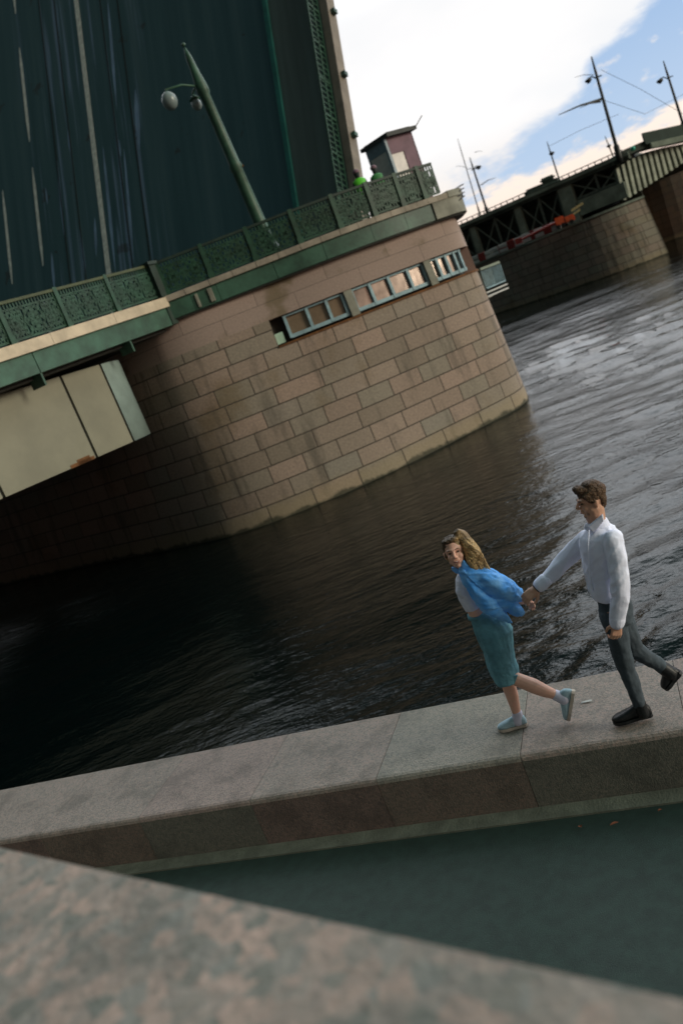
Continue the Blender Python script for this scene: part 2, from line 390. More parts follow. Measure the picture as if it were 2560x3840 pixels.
def water_sheet():
    import numpy as np
    rg = np.random.default_rng(5)
    azs = np.radians(np.linspace(-78, 80, 470)); rs = [5.0]
    while rs[-1] < 900: rs.append(rs[-1]*1.0105)
    rs = np.array(rs)
    RR, AA = np.meshgrid(rs, azs, indexing='ij')
    x = RR*np.sin(AA); y = RR*np.cos(AA); z = np.zeros_like(x); sp = RR*.0105
    patch = .65+.35*np.sin(x*.21+1.3*np.sin(y*.13))*np.sin(y*.17+x*.05+.7)
    lee = np.clip((x-.275*y+2.2)/5, 0, 1); patch = patch*(.28+1.17*lee*lee*(3-2*lee))
    for _ in range(90):
        lam = 10**rg.uniform(-.66, .5); th = math.pi/2+rg.normal(0, .42)+.12; k = 2*math.pi/lam
        amp = .0066*lam**.62*(.5+1.0*rg.random()); ph = rg.uniform(0, 6.28)
        fade = np.clip((lam/sp-2.2)/2.5, 0, 1)
        arg = k*(x*math.cos(th)+y*math.sin(th))+ph+.5*np.sin(x*.9/lam**.5+_)+.4*np.sin(y*.7/lam**.5-_)
        s_ = np.sin(arg); z += amp*fade*(1-2*np.abs(s_)**1.3 if _ % 3 == 0 else s_)*patch
    co = np.stack([x, y, z], -1).reshape(-1, 3)
    nr, na = x.shape
    i = np.arange(nr-1)[:, None]*na+np.arange(na-1)[None, :]
    f = np.stack([i, i+na, i+na+1, i+1], -1).reshape(-1, 4)
    me = bpy.data.meshes.new('water'); me.from_pydata(co.tolist(), [], f[:, ::-1].tolist()); me.update()
    for p in me.polygons: p.use_smooth = True
    if me.polygons[0].normal.z < 0: me.flip_normals()
    return me
tag(link('water', water_sheet(), M_water), kind='structure')
bm = bmesh.new(); bx(bm, (-900, 560, -1), (1800, 0, 0), (0, 60, 0), (0, 0, 4))
tag(fin('far_embankment', bm, M_farpier), kind='structure')

# ------------------------------------------------------------------ quay in the foreground
WT = Vector((.93, -.37, 0)).normalized(); WN = Vector((WT.y*-1, WT.x, 0))     # along the quay, towards the water
def Q(t_, n_, z): return WT*t_ + WN*n_ + Vector((0, 0, z))
ZW, ZR = 1.6, 1.13
wall = thing('quay_parapet', 'low wide granite parapet of long blocks beside the dark river, under the running couple', 'parapet wall', Q(-2, 5.8, ZR))
inv = Matrix.Translation(-Vector(wall.location))
t0 = -27.87; k = 0
while t0 < 12:
    bm = bmesh.new(); g = .0025
    prof = [(5.25, -.5), (5.25, ZW-.045), (5.257, ZW-.022), (5.272, ZW-.007), (5.295, ZW), (6.25, ZW), (6.272, ZW-.008), (6.28, ZW-.03), (6.28, -.5)]
    a = [bm.verts.new(Q(t0+g, n_, z)) for n_, z in prof]; b = [bm.verts.new(Q(t0+1.2-g, n_, z)) for n_, z in prof]
    for i in range(len(prof)): bm.faces.new((a[i], a[(i+1) % len(prof)], b[(i+1) % len(prof)], b[i]))
    bm.faces.new(a); bm.faces.new(b[::-1]); bm.transform(inv)
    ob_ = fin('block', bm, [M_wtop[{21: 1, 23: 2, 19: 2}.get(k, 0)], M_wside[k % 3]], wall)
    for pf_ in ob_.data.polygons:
        if abs(pf_.normal.z) < .2: pf_.material_index = 1  # upright faces take the copy with shade in its colour
    t0 += 1.2; k += 1
bm = bmesh.new(); bx(bm, Q(-28, 5.30, .2), WT*40, WN*.9, (0, 0, ZW-.22)); bm.transform(inv)
fin('joint_mortar', bm, mat('joint_mortar', (.06, .055, .045), .9), wall)
bm = bmesh.new(); bx(bm, Q(-28, 5.10, ZR-.2), WT*40, WN*.15, (0, 0, .215))
tag(fin('gutter', bm, M_gutter), kind='structure')
P1, P2 = Vector((-1.16, 1.95, 0)), Vector((.18, .82, 0))
PT = (P2-P1).normalized(); PN = Vector((-PT.y, PT.x, 0))                       # PN points to the river side
poly_sheet('road', [Q(-28, 5.10, 0)[:2], Q(12, 5.10, 0)[:2], (12, -14), (-8, -14), (-28, 8)], ZR, M_asphalt, 'structure')
par = thing('street_parapet', 'speckled pink granite parapet top, blurred right in front of the camera', 'parapet wall', P1+Vector((0, 0, ZR)))
bm = bmesh.new(); bx(bm, P1-PT*12-PN*1.0+Vector((0, 0, 3.86)), PT*26, PN*1.0, (0, 0, .24)); bm.transform(Matrix.Translation(-Vector(par.location)))
bmesh.ops.bevel(bm, geom=bm.edges[:], offset=.015, segments=2, affect='EDGES')
fin('coping', bm, M_parapet, par)
bm = bmesh.new(); bx(bm, P1-PT*12-PN*.92+Vector((0, 0, ZR-.1)), PT*26, PN*.84, (0, 0, 2.81)); bm.transform(Matrix.Translation(-Vector(par.location)))
fin('wall_face', bm, M_wtop[0], par)
poly_sheet('pavement', [(P1-PT*12-PN*1.0)[:2], (P1+PT*14-PN*1.0)[:2], (4, -14), (-16, -10)], 3.1, M_wtop[1], 'structure', 1)

# ------------------------------------------------------------------ near pier
PB = [(-31.5, 48.3), (-15.8, 36.3), (-10.5, 32.2), (-6.1, 28.4), (-4.3, 27.0), (-3.2, 26.45), (-2.2, 26.2), (-1.1, 26.16), (.47, 26.35), (2.1, 26.77), (3.87, 27.59), (5.75, 28.46), (6.9, 29.1), (7.89, 29.85), (8.42, 30.84), (8.6, 32.2), (8.4, 38), (8.1, 40.2)]
PTt = [(-31, 48.9), (-15.4, 37.0), (-10.1, 33), (-5.7, 29.4), (-4.0, 28.1), (-3.3, 27.75), (-2.3, 27.6), (-1.1, 27.65), (.5, 27.8), (2.1, 27.85), (3.6, 28.05), (5.4, 28.6), (6.5, 29.0), (7.45, 29.55), (7.8, 30.3), (7.95, 31.5), (7.9, 38), (7.7, 40.2)]
ZT = 7.35
def crom(P, u):
    i = max(0, min(len(P)-2, int(u))); f = u-i
    p = [Vector(P[max(0, min(len(P)-1, i+k))]) for k in (-1, 0, 1, 2)]
    return .5*((2*p[1]) + (p[2]-p[0])*f + (2*p[0]-5*p[1]+4*p[2]-p[3])*f*f + (3*p[1]-p[0]-3*p[2]+p[3])*f*f*f)
def pier(u, z, inset=0):
    b, t_ = crom(PB, u), crom(PTt, u); f = z/ZT
    p = b.lerp(t_, f)
    if inset:
        d = (crom(PTt, min(16.99, u+.01))-crom(PTt, max(0, u-.01))).normalized()
        p = p + Vector((-d.y, d.x))*inset
    return Vector((p.x, p.y, z))
def arc(u, tab={}):
    if not tab:
        s_ = 0; last = pier(0, 3); n_ = 0
        while n_ <= 1700:
            q = pier(n_/100, 3); s_ += (q-last).length; last = q; tab[n_] = s_; n_ += 1
    return tab[int(round(u*100))]
US0 = 7.75; US1 = 14.6
us = sorted(set([i*.25 for i in range(0, 69)]+[US0, US1]))
pr = thing('bridge_pier', 'rounded pink granite bridge pier rising from the river with a strip of windows', 'bridge pier', (2, 30, 0))
invp = Matrix.Translation((-2, -30, 0))
def pier_grid(name, zs, u0, u1, m, inset=0, closed_top=None):
    bm = bmesh.new(); uvl = bm.loops.layers.uv.new('UVMap')
    uu = [u for u in us if u0-1e-6 <= u <= u1+1e-6]
    g = [[bm.verts.new(pier(u, z, inset)) for u in uu] for z in zs]
    for j in range(len(zs)-1):
        for i in range(len(uu)-1):
            f = bm.faces.new((g[j][i], g[j][i+1], g[j+1][i+1], g[j+1][i]))
            for l, (a, b) in zip(f.loops, ((i, j), (i+1, j), (i+1, j+1), (i, j+1))):
                l[uvl].uv = (arc(uu[a]), zs[b]+.01)
    bm.transform(invp)
    return fin(name, bm, m, pr, True)
zl = [-1, 0, 1.2, 2.4, 3.6, 4.8, 5.32]
pier_grid('stone_wall', zl, 0, 17, M_pier)
pier_grid('stone_wall', [5.32, 5.75, 6.22], 0, US0, M_pier)
# plain long ashlar course above the windows: blocks cut by thin joints
def ashlar(t, cc, vec, c):
    br = t.nodes.new('ShaderNodeTexBrick'); br.offset = .5; br.inputs['Scale'].default_value = 1
    br.inputs['Color1'].default_value = (0, 0, 0, 1); br.inputs['Color2'].default_value = (1, 1, 1, 1)
    br.inputs['Brick Width'].default_value = 2.6; br.inputs['Row Height'].default_value = .57; br.inputs['Mortar Size'].default_value = .008
    va = t.nodes.new('ShaderNodeVectorMath'); va.operation = 'ADD'; t.links.new(vec, va.inputs[0]); va.inputs[1].default_value = (.4, -.52, 0)
    t.links.new(va.outputs[0], br.inputs['Vector'])
    s_ = mixc(br.outputs['Color'], (.30, .23, .195), (.36, .27, .23), t)
    n_ = tex_noise(t, vec, .45, 5)
    s_ = mixc(mth('MULTIPLY', smooth(n_, .54, .66, t), .7, tree=t), s_, (.13, .10, .045), t)
    g = tex_noise(t, vec, 16, 5)
    s_ = mixc(smooth(g, .3, .75, t), mixc(.25, s_, (.05, .04, .035), t), s_, t)
    return mixc(mth('MULTIPLY', br.outputs['Fac'], .75, tree=t), s_, (.05, .04, .03), t)
M_ash2 = mat('upper_ashlar', (.3, .2, .17), .85, bump=.3, bscale=9, uv=True, build=ashlar)
pier_grid('stone_wall', [6.22, 6.8, ZT], 0, 17, M_ash2)
# window strip: recess, sill, lintel shadow line, glass, mullions
bm = bmesh.new()
uu = [u for u in us if US0 <= u <= US1]
for za, zb, i0, i1 in ((5.32, 5.32, 0, .45), (6.22, 6.22, 0, .45)):
    a = [bm.verts.new(pier(u, za, i0)) for u in uu]; b = [bm.verts.new(pier(u, za, i1)) for u in uu]
    for i in range(len(uu)-1): bm.faces.new((a[i], a[i+1], b[i+1], b[i]))
for u in (US0, US1):
    bm.faces.new([bm.verts.new(pier(u, z, i)) for z, i in ((5.32, 0), (5.32, .45), (6.22, .45), (6.22, 0))])
bm.transform(invp); fin('window_recess', bm, M_ashlar, pr)
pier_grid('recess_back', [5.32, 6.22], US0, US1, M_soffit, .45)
def u_at(px, z, inset=0):
    best = min((abs(proj(pier(k_/200, z, inset))[0]-px), k_/200) for k_ in range(int(US0*200), int(15.2*200)))
    return best[1]
def px7(X): return (950+X*.574)/S
win = None
for i0, i1, mull in ((230, 620, (230, 372, 503)), (672, 1150, (672, 792, 915, 1040)), (1178, 1395, (1178, 1232, 1290, 1345))):
    ua, ub = u_at(px7(i0), 5.75), u_at(px7(i1), 5.75)
    bm = bmesh.new(); nn = 10
    a = [pier(ua+(ub-ua)*i/nn, 5.45, .24) for i in range(nn+1)]; b = [pier(ua+(ub-ua)*i/nn, 6.14, .24) for i in range(nn+1)]
    va = [bm.verts.new(p) for p in a]; vb = [bm.verts.new(p) for p in b]
    for i in range(nn): bm.faces.new((va[i], va[i+1], vb[i+1], vb[i]))
    bm.transform(invp)
    win = fin('window', bm, M_glass2 if i0 > 300 else M_glass3, pr)
    bm = bmesh.new()
    for m_ in list(mull)+[i1-12]:
        u = u_at(px7(m_), 5.75); d = pier(u+.02, 5.4)-pier(u-.02, 5.4); d.z = 0; d.normalize(); nn_ = Vector((-d.y, d.x, 0))
        bx(bm, pier(u, 5.42, .12)-d*.05, d*.10, nn_*.10, pier(u, 6.18, .12)-pier(u, 5.42, .12))
    for z in (5.40, 6.13):
        for i in range(nn):
            p, q = pier(ua+(ub-ua)*i/nn, z, .14), pier(ua+(ub-ua)*(i+1)/nn, z, .14); d = q-p; nn_ = Vector((-d.y, d.x, 0)).normalized()
            bx(bm, p, d, nn_*.08, (0, 0, .12 if z < 6 else .06))
    bm.transform(invp); f_ = fin('window_frame', bm, M_frame, win)
    if i0 < 1100:   # stone pillar at the right end of this bay
        bm = bmesh.new(); u = u_at(px7(i1+26 if i1 < 700 else i1+14), 5.75); d = pier(u+.02, 5.4)-pier(u-.02, 5.4); d.z = 0; d.normalize(); nn_ = Vector((-d.y, d.x, 0))
        bx(bm, pier(u, 5.33, .03)-d*.15, d*.30, nn_*.36, pier(u, 6.21, .03)-pier(u, 5.33, .03))
        bm.transform(invp); fin('window_pillar', bm, M_stonegrey, pr)
bm = bmesh.new(); u = u_at(px7(165), 5.6); bx(bm, pier(u, 5.36, .3)-Vector((.22, 0, 0)), (.42, 0, 0), (0, .12, 0), (0, 0, .36)); bm.transform(invp)
fin('mint_box', bm, M_mint, pr)
bm = bmesh.new()
for i in range(len(uu)-1):
    p, q = pier(uu[i], 5.25, -.05), pier(uu[i+1], 5.25, -.05); d = q-p; nn_ = Vector((-d.y, d.x, 0)).normalized()
    bx(bm, p, d, nn_*.12, (0, 0, .065))
bm.transform(invp); fin('rusty_sill', bm, M_rust, pr)
# cornice path (plan) at deck level
CPATH = [(-2.8, 27.33), (-1.2, 27.4), (.55, 27.5), (2.2, 27.55), (3.66, 27.75), (5.0, 28.1), (6.13, 28.55), (7.0, 28.9), (7.73, 29.3), (8.15, 29.9), (8.35, 30.8), (8.4, 31.8), (8.3, 36), (8.1, 40.3)]
def cp(u, inset=0, z=8):
    p = crom(CPATH, u)
    d = (crom(CPATH, min(len(CPATH)-1.001, u+.01))-crom(CPATH, max(0, u-.01))).normalized()
    return Vector((p.x-d.y*inset, p.y+d.x*inset, z))
def band(bm, u0, u1, z0, z1, i0, i1, step=.1):
    n_ = max(1, int(round((u1-u0)/step)))
    rows = []
    for i in range(n_+1):
        u = u0+(u1-u0)*i/n_
        rows.append([bm.verts.new(cp(u, a, z)) for a, z in ((i0, z0), (i0, z1), (i1, z1), (i1, z0))])
    for a, b in zip(rows, rows[1:]):
        for k in range(4): bm.faces.new((a[k], a[(k+1) % 4], b[(k+1) % 4], b[k]))
    bm.faces.new(rows[0]); bm.faces.new(rows[-1][::-1])
bm = bmesh.new()
u = .02
while u < 7.6:       # edging stones with joints
    band(bm, u, min(7.6, u+.46), 7.93, 8.12, -.06, .6, .12); u += .47
bm.transform(invp); fin('edging', bm, M_edge, pr)
bm = bmesh.new(); u = .02
for a, b in ((.02, .55), (.56, 1.05), (1.06, 2.2), (2.21, 3.3), (3.31, 4.55), (4.56, 5.6), (5.61, 6.75)):
    band(bm, a, b, 7.36, 7.925, .03, .5, .12)
bm.transform(invp); fin('green_fascia', bm, M_green, pr)
bm = bmesh.new(); band(bm, 6.77, 13, 7.36, 7.925, -.03, .5, .12); band(bm, 7.62, 13, 7.93, 8.16, -.08, .6, .12)
bm.transform(invp); fin('nose_stone', bm, M_stonegrey, pr)
bm = bmesh.new(); band(bm, 0, 13, 7.30, 7.355, .08, .6, .12); bm.transform(invp); fin('dark_joint', bm, M_seam, pr)  # thin dark recessed joint below the fascia
bm = bmesh.new()
for k_ in range(4):
    p = cp(8.3, -.05, 8.12-.13*k_); bx(bm, p, (.42-.03*k_, .30, .10), (-.14, .1, 0), (0, 0, .035))
bx(bm, cp(8.3, 0, 7.6), (.06, .04, 0), (-.04, .05, 0), (0, 0, .55))
bm.transform(invp); fin('mooring_grille', bm, M_black, pr)
deck = [tuple(cp(i*.5, .2)[:2]) for i in range(0, 26)]+[(7.6, 40.0), (-23.0, 60.2), (-33, 50.5)]
bm = bmesh.new(); f = bm.faces.new([bm.verts.new((*p, 8.06)) for p in deck])
r_ = bmesh.ops.extrude_face_region(bm, geom=[f]); bmesh.ops.translate(bm, verts=[g for g in r_['geom'] if isinstance(g, bmesh.types.BMVert)], vec=(0, 0, -.7))
bm.transform(invp); fin('pier_deck', bm, M_asphalt, pr)
bm = bmesh.new(); f = bm.faces.new([bm.verts.new((*p, z)) for p, z in (((8.1, 40.2), -1), ((-22.6, 60.8), -1), ((-22.6, 60.8), 7.3), ((7.7, 40.2), 7.3))]); bm.transform(invp); fin('channel_face', bm, M_ashlar, pr)

# ------------------------------------------------------------------ near fixed span
e = Vector((.56, .83, 0)).normalized(); n = Vector((-e.y, e.x, 0)); C0 = Vector((-2.8, 27.33, 0))
def G(s_, w_, z): return C0+e*s_+n*w_+Vector((0, 0, z))
def zc(s_): return 8.10+.05*s_
sp = thing('bridge_span', 'fixed green and cream bridge span coming in from the left edge', 'bridge', G(-10, 5, 0)); invs = Matrix.Translation(-sp.location)
def slab(bm, s0, s1, w0, w1, dz0, dz1):
    v = [bm.verts.new(G(s_, w_, zc(s_)+dz)) for dz in (dz0, dz1) for s_, w_ in ((s0, w0), (s1, w0), (s1, w1), (s0, w1))]
    for f in ((3, 2, 1, 0), (4, 5, 6, 7), (0, 1, 5, 4), (1, 2, 6, 5), (2, 3, 7, 6), (3, 0, 4, 7)): bm.faces.new([v[i] for i in f])
def spart(name, boxes, m):
    bm = bmesh.new()
    for b in boxes: slab(bm, *b)
    bm.transform(invs); return fin(name, bm, m, sp)
spart('pale_edging', [(-2.6*(k+1)+.012, -2.6*k, -.06, .6, -.32, 0) for k in range(13)], M_cream)
spart('green_fascia', [(-2.28, 0, .04, .45, -.90, -.325)]+[(-2.22-3.7*(k+1)-.03, -2.28-3.7*k, .04, .45, -.90, -.325) for k in range(8)], M_green)
spart('deck', [(-36, 0, .45, 34, -.7, -.02)], M_asphalt)
for k in range(7): spart('cantilever_bracket', [(-2.25-3.7*k-.03, -2.25-3.7*k+.03, .06, .6, -1.25, -.905)], M_green)
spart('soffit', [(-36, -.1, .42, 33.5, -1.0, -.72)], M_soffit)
zg0, zg1 = 4.2, 6.75
bm = bmesh.new(); bounds = [-2.9, -4.55, -8.0, -11.4, -14.8, -18.2, -21.6, -25, -28.4, -32]
for a, b in zip(bounds, bounds[1:]):
    v0 = G(b+.05, 1.0, zg0); bx(bm, v0, e*(a-b-.10), n*.3, (0, 0, zg1-zg0))
bm.transform(invs); girder = fin('girder_panel', bm, M_panel, sp)
bm = bmesh.new(); bx(bm, G(-32, 1.08, zg0+.02), e*29.05, n*1.8, (0, 0, zg1-zg0)); bm.transform(invs); fin('girder_seam', bm, M_seam, sp)
bm = bmesh.new()                                             # rounded grey end of the girder
rr = []
for k_ in range(9):
    a_ = R(90*k_/8); rr.append((-2.87+math.sin(a_)*1.9, 1.0+(1-math.cos(a_))*1.9))
lo = [bm.verts.new(G(s_, w_, zg0)) for s_, w_ in rr]; hi = [bm.verts.new(G(s_, w_, zg1)) for s_, w_ in rr]
for i in range(8): bm.faces.new((lo[i], lo[i+1], hi[i+1], hi[i]))
c_ = bm.verts.new(G(-2.87, 2.9, zg0)); bm.faces.new(lo+[c_])
bm.transform(invs); fin('girder_end', bm, M_panelg, sp, True)
bm = bmesh.new(); bx(bm, G(-5.6, .985, zg0-.012), e*.95, n*.02, (0, 0, .10)); bx(bm, G(-5.3, .985, zg0-.012), e*.5, n*.02, (0, 0, .17)); bm.transform(invs); fin('rust_stain', bm, M_rust, sp)
for w_ in (10, 18, 26):
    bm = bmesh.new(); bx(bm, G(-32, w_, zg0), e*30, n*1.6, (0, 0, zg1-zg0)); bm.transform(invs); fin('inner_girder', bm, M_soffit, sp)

# ------------------------------------------------------------------ railings
def rail_panel(bm, a, b, h, mbm=None):
    """ornamental cast panel between two floor points a and b"""
    a, b = Vector(a), Vector(b); d = b-a; L_ = d.length; t_ = d/L_; up = Vector((0, 0, 1))
    dh = Vector((t_.x, t_.y, 0)).normalized(); q = Vector((-dh.y, dh.x, 0))*.02
    def bar(p0, p1, w_=.035):
        p0 = a+t_*p0[0]+up*p0[1]; p1 = a+t_*p1[0]+up*p1[1]; dd = p1-p0; s_ = dd.normalized().cross(q.normalized())*w_
        bx(bm, p0-q-s_*.5, dd, q*2, s_)
    bar((0, .10), (L_, .10), .06); bar((0, h-.22), (L_, h-.22), .05)
    nb = max(3, int(L_/.11))
    for i in range(nb+1):
        x = L_*i/nb; bar((x, .1), (x, h-.05), .045)
    nc = max(2, int(L_/.62)); cw = L_/nc
    for i in range(nc):
        cx = cw*(i+.5); cz = (h-.12)/2+.02; r = min(cw, h-.35)*.46
        for rr_ in (r, r*.55):
            pp = [(cx+rr_*math.cos(2*math.pi*k_/12), cz+rr_*math.sin(2*math.pi*k_/12)) for k_ in range(13)]
            for p0, p1 in zip(pp, pp[1:]): bar(p0, p1, .07)
        bar((cx-r, cz), (cx+r, cz), .09); bar((cx, cz-r), (cx, cz+r), .09)
        bar((cx-cw/2, .1), (cx, cz), .06); bar((cx+cw/2, .1), (cx, cz), .06); bar((cx-cw/2, h-.22), (cx, cz), .06); bar((cx+cw/2, h-.22), (cx, cz), .06)
def railing(th, segs, h, pm, tm, post=.14):
    iv = Matrix.Translation(-th.location)
    bt = bmesh.new()
    for i, (a, b) in enumerate(segs):
        a, b = Vector(a), Vector(b)
        bm = bmesh.new(); rail_panel(bm, a, b, h); bm.transform(iv); fin('rail_panel', bm, pm, th)
        d = b-a; dd = Vector((d.x, d.y, 0)).normalized(); q = Vector((-dd.y, dd.x, 0))
        bx(bt, a-q*.06+Vector((0, 0, h-.06)), d, q*.12, (0, 0, .08))
        bm = bmesh.new(); bx(bm, a-dd*post/2-q*post/2, dd*post, q*post, (0, 0, h+.05)); bx(bm, a-dd*post*.7-q*post*.7, dd*post*1.4, q*post*1.4, (0, 0, .22)); bm.transform(iv); fin('rail_post', bm, pm, th)
    bt.transform(iv); fin('handrail', bt, tm, th)
M_railtop = mat('olive_handrail', (.05, .065, .025), .6, var=.3)
r1 = thing('bridge_railing', 'ornamental cast iron railing on the cream-edged span at the left', 'railing', G(-10, .2, 7.6))
railing(r1, [(G(-2.1*(k_+1), .18, zc(-2.1*(k_+1))), G(-2.1*k_, .18, zc(-2.1*k_))) for k_ in range(15)], 1.13, M_rail, M_railtop)
r2 = thing('pier_railing', 'dark green ornamental railing round the top of the pink granite pier', 'railing', (2, 28, 8.1))
ul = [.12, 1.05, 1.95, 2.9, 3.9, 4.85, 5.8, 6.75, 7.55]
railing(r2, [(cp(a, .22, 8.12), cp(b, .22, 8.12)) for a, b in zip(ul, ul[1:])], 1.12, M_rail, M_darkgreen)
# solid service screens close behind the railing near the cabin
bm = bmesh.new()
for a, b in ((4.95, 5.78), (5.82, 6.7), (6.74, 7.5)):
    p, q = cp(a, .75, 8.08), cp(b, .75, 8.08); d = q-p; bx(bm, p, d, Vector((-d.y, d.x, 0)).normalized()*.05, (0, 0, 1.12))
tag(fin('steel_screen', bm, M_darkgreen), 'solid dark green metal screen behind the pier railing below the cabin', 'screen')
bm = bmesh.new(); bx(bm, G(-.12, .0, 7.2), e*.3+n*0, n*.55, (0, 0, 2.02)); bx(bm, G(-.2, -.06, 9.2), e*.46, n*.67, (0, 0, .1))
tag(fin('railing_pillar', bm, M_darkgreen), 'dark iron pillar where the span railing meets the pier railing', 'pillar')
sp2 = [(cp(.62, -.03, 7.40), .10), (cp(.86, -.03, 7.42), .16)]
for (p, w_), lb in zip(sp2, ('narrow pale utility box on the green fascia, closer to the span joint', 'wider pale utility box on the green fascia, farther from the span joint')):
    bm = bmesh.new(); bx(bm, p, (w_, 0, 0), (0, .06, 0), (0, 0, .45)); bmesh.ops.bevel(bm, geom=bm.edges[:], offset=.015, segments=1, affect='EDGES'); tag(fin('junction_box', bm, M_stonegrey), lb, 'utility box')

# ------------------------------------------------------------------ raised leaf
L = Vector((1.706, 2.52, 7.13)).normalized(); LN = n.cross(L)
if LN.dot(Vector((0, -1, 0))) < 0: LN = -LN
H0 = Vector((6.0, 40.3, 8.5))
leaf = bpy.data.objects.new('drawbridge_leaf', None); col.objects.link(leaf)
mw = Matrix((n, L, LN)).transposed().to_4x4()
leaf.matrix_world = Matrix.Translation(H0) @ mw
tag(leaf, 'huge raised drawbridge leaf with dark roadway and white lane lines facing the camera', 'drawbridge')
handed = n.cross(L).dot(LN)
def lpart(name, boxes, m):
    bm = bmesh.new()
    for (x0, x1, y0, y1, z0, z1) in boxes: bx(bm, (x0, y0, z0), (x1-x0, 0, 0), (0, y1-y0, 0), (0, 0, z1-z0))
    o = fin(name, bm, m, leaf); o.matrix_parent_inverse = Matrix.Identity(4); return o
lpart('roadway', [(3.8, 30.2, -2, 52, -.35, 0)], M_leafroad)
lpart('walkway', [(.45, 3.55, -2, 52, -.35, .12), (30.45, 33.6, -2, 52, -.35, .12)], M_leafwalk)
lpart('teal_kerb', [(3.55, 3.8, -2, 52, -.3, .3)], M_teal); lpart('teal_kerb', [(30.2, 30.45, -2, 52, -.3, .3)], M_teal)
lpart('edge_beam', [(0, .44, -2, 52, -.6, .16)], M_leafedge); lpart('edge_beam', [(33.6, 34, -2, 52, -.6, .16)], M_leafedge)
lpart('main_girder', [(x, x+.6, -2, 50, -2.6, -.36) for x in (2.5, 10, 17, 24, 31)], M_soffit)
lpart('centre_line', [(18.12, 18.52, -2, 52, 0, .012)], M_line)
for x, segs in ((24.5, [(8.3, 15.4), (17.3, 24.4), (27, 34), (-1, 6)]), (28.0, [(8.3, 15.3), (18.2, 25.2), (27.8, 34.8), (-1, 5.8)])):
    for a, b in segs:
        bm = bmesh.new(); v = [bm.verts.new(p) for p in ((x-.04, a, .012), (x+.05, a+.0, .012), (x+.16, a+1.6, .012), (x+.15, b-1.2, .012), (x+.05, b, .012), (x-.03, b, .012), (x-.15, b-1.5, .012), (x-.15, a+1.2, .012))]
        bm.faces.new(v); fin('lane_dash', bm, M_line, leaf)
M_scuff = mat('blue_worn_streak', (.22, .32, .46), .7, var=.35, vscale=2, stretch=(1, .2, 1))
for (xa, ya), (xb, yb), ws in (((311, 205), (321, 343), .20), ((248, 0), (269, 253), .13), ((285, 343), (308, 606), .12), ((237, 337), (266, 627), .14), ((184, 527), (198, 643), .14), ((132, 369), (148, 543), .11), ((119, 580), (126, 669), .14), ((157, 300), (162, 350), .12), ((218, 500), (222, 590), .12), ((206, 235), (213, 330), .10), ((105, 430), (110, 470), .08), ((273, 320), (278, 360), .10)):
    inv_l = leaf.matrix_world.inverted(); A_ = inv_l @ onp(xa*S, ya*S, H0, LN); B_ = inv_l @ onp(xb*S, yb*S, H0, LN)
    bm = bmesh.new(); a_, b_ = sorted((A_, B_), key=lambda p: p.y); dv = b_-a_
    sh = [(0, .1), (.12, .45), (.35, 1), (.7, .9), (.9, .5), (1, .08)]
    v = [bm.verts.new((a_.x+dv.x*t_-ws*w_, a_.y+dv.y*t_, .006)) for t_, w_ in sh]+[bm.verts.new((a_.x+dv.x*t_+ws*w_, a_.y+dv.y*t_, .006)) for t_, w_ in sh[::-1]]
    bm.faces.new(v); fin('worn_streak', bm, M_scuff, leaf)
lpart('tram_rail', [(x, x+.09, -2, 52, 0, .015) for x in (14.6, 16.12, 20.4, 21.92)], M_seam)
# leaf railing along its near edge
bm = bmesh.new()
y = -1.5
for k_ in range(26):
    bx(bm, (.50, y, .12), (.08, 0, 0), (0, .12, 0), (0, 0, 1.12)); y += 2
for yy in range(0, 500, 3): bx(bm, (.53, -1.5+yy*.1, .16), (.03, 0, 0), (0, .07, 0), (0, 0, .98))
for z in (.2, .66, 1.16): bx(bm, (.50, -1.5, z), (.07, 0, 0), (0, 50.5, 0), (0, 0, .09))
fin('leaf_railing', bm, M_rail, leaf)
for y_ in (5.6, 8.9, 12.4, 16, 20): lpart('edge_cleat', [(-.24, 0, y_, y_+.22, -.35, -.05)], M_green)

# ------------------------------------------------------------------ lamp on the pier, cabin, workers
lp = thing('street_lamp', 'thick green cast iron lamp post with white globe, close in front of the raised leaf', 'street lamp', (1.07, 28.35, 8.1))
A = Vector((1.07, 28.35, 8.1)); B = ony(418, 95, 28.35)
def lpp(f): return A.lerp(B, f)-A
bm = bmesh.new(); tube(bm, [lpp(0), lpp(.05), lpp(.06), lpp(.12), lpp(.13), lpp(.42), lpp(.43), lpp(.45), lpp(.76), lpp(.77), lpp(.79), lpp(.86), lpp(.93), lpp(.97)], [.33, .33, .26, .24, .22, .19, .23, .19, .16, .20, .21, .14, .10, .04], 16)
fin('post', bm, M_post, lp, True)
bm = bmesh.new(); ball(bm, lpp(.80), .15); ball(bm, lpp(.87), .13); ball(bm, lpp(.985), .07)
fin('collar', bm, M_post, lp, True)
gc = ony(390, 232, 27.9)-A; g2 = ony(452, 240, 28.8)-A
for c_, r_g in ((gc, .25), (g2, .17)):
    bm = bmesh.new(); st = lpp(.80); mid = (st+c_)/2+Vector((0, 0, .28)); tube(bm, [st, mid, c_+Vector((0, 0, .36)), c_+Vector((0, 0, .2))], .035, 8)
    tube(bm, [c_+Vector((0, 0, .3)), c_+Vector((0, 0, .16))], [.06, .19], 14)
    br_ = fin('bracket', bm, M_post, lp, True)
    bm = bmesh.new(); ball(bm, c_, (r_g, r_g, r_g*1.15), 20); fin('globe', bm, M_globe, lp, True)
bm = bmesh.new(); tube(bm, [lpp(.42)+Vector((-.2, 0, 0)), lpp(.42)+Vector((.25, 0, .06))], .04, 8); fin('banner_arm', bm, M_rust, lp)

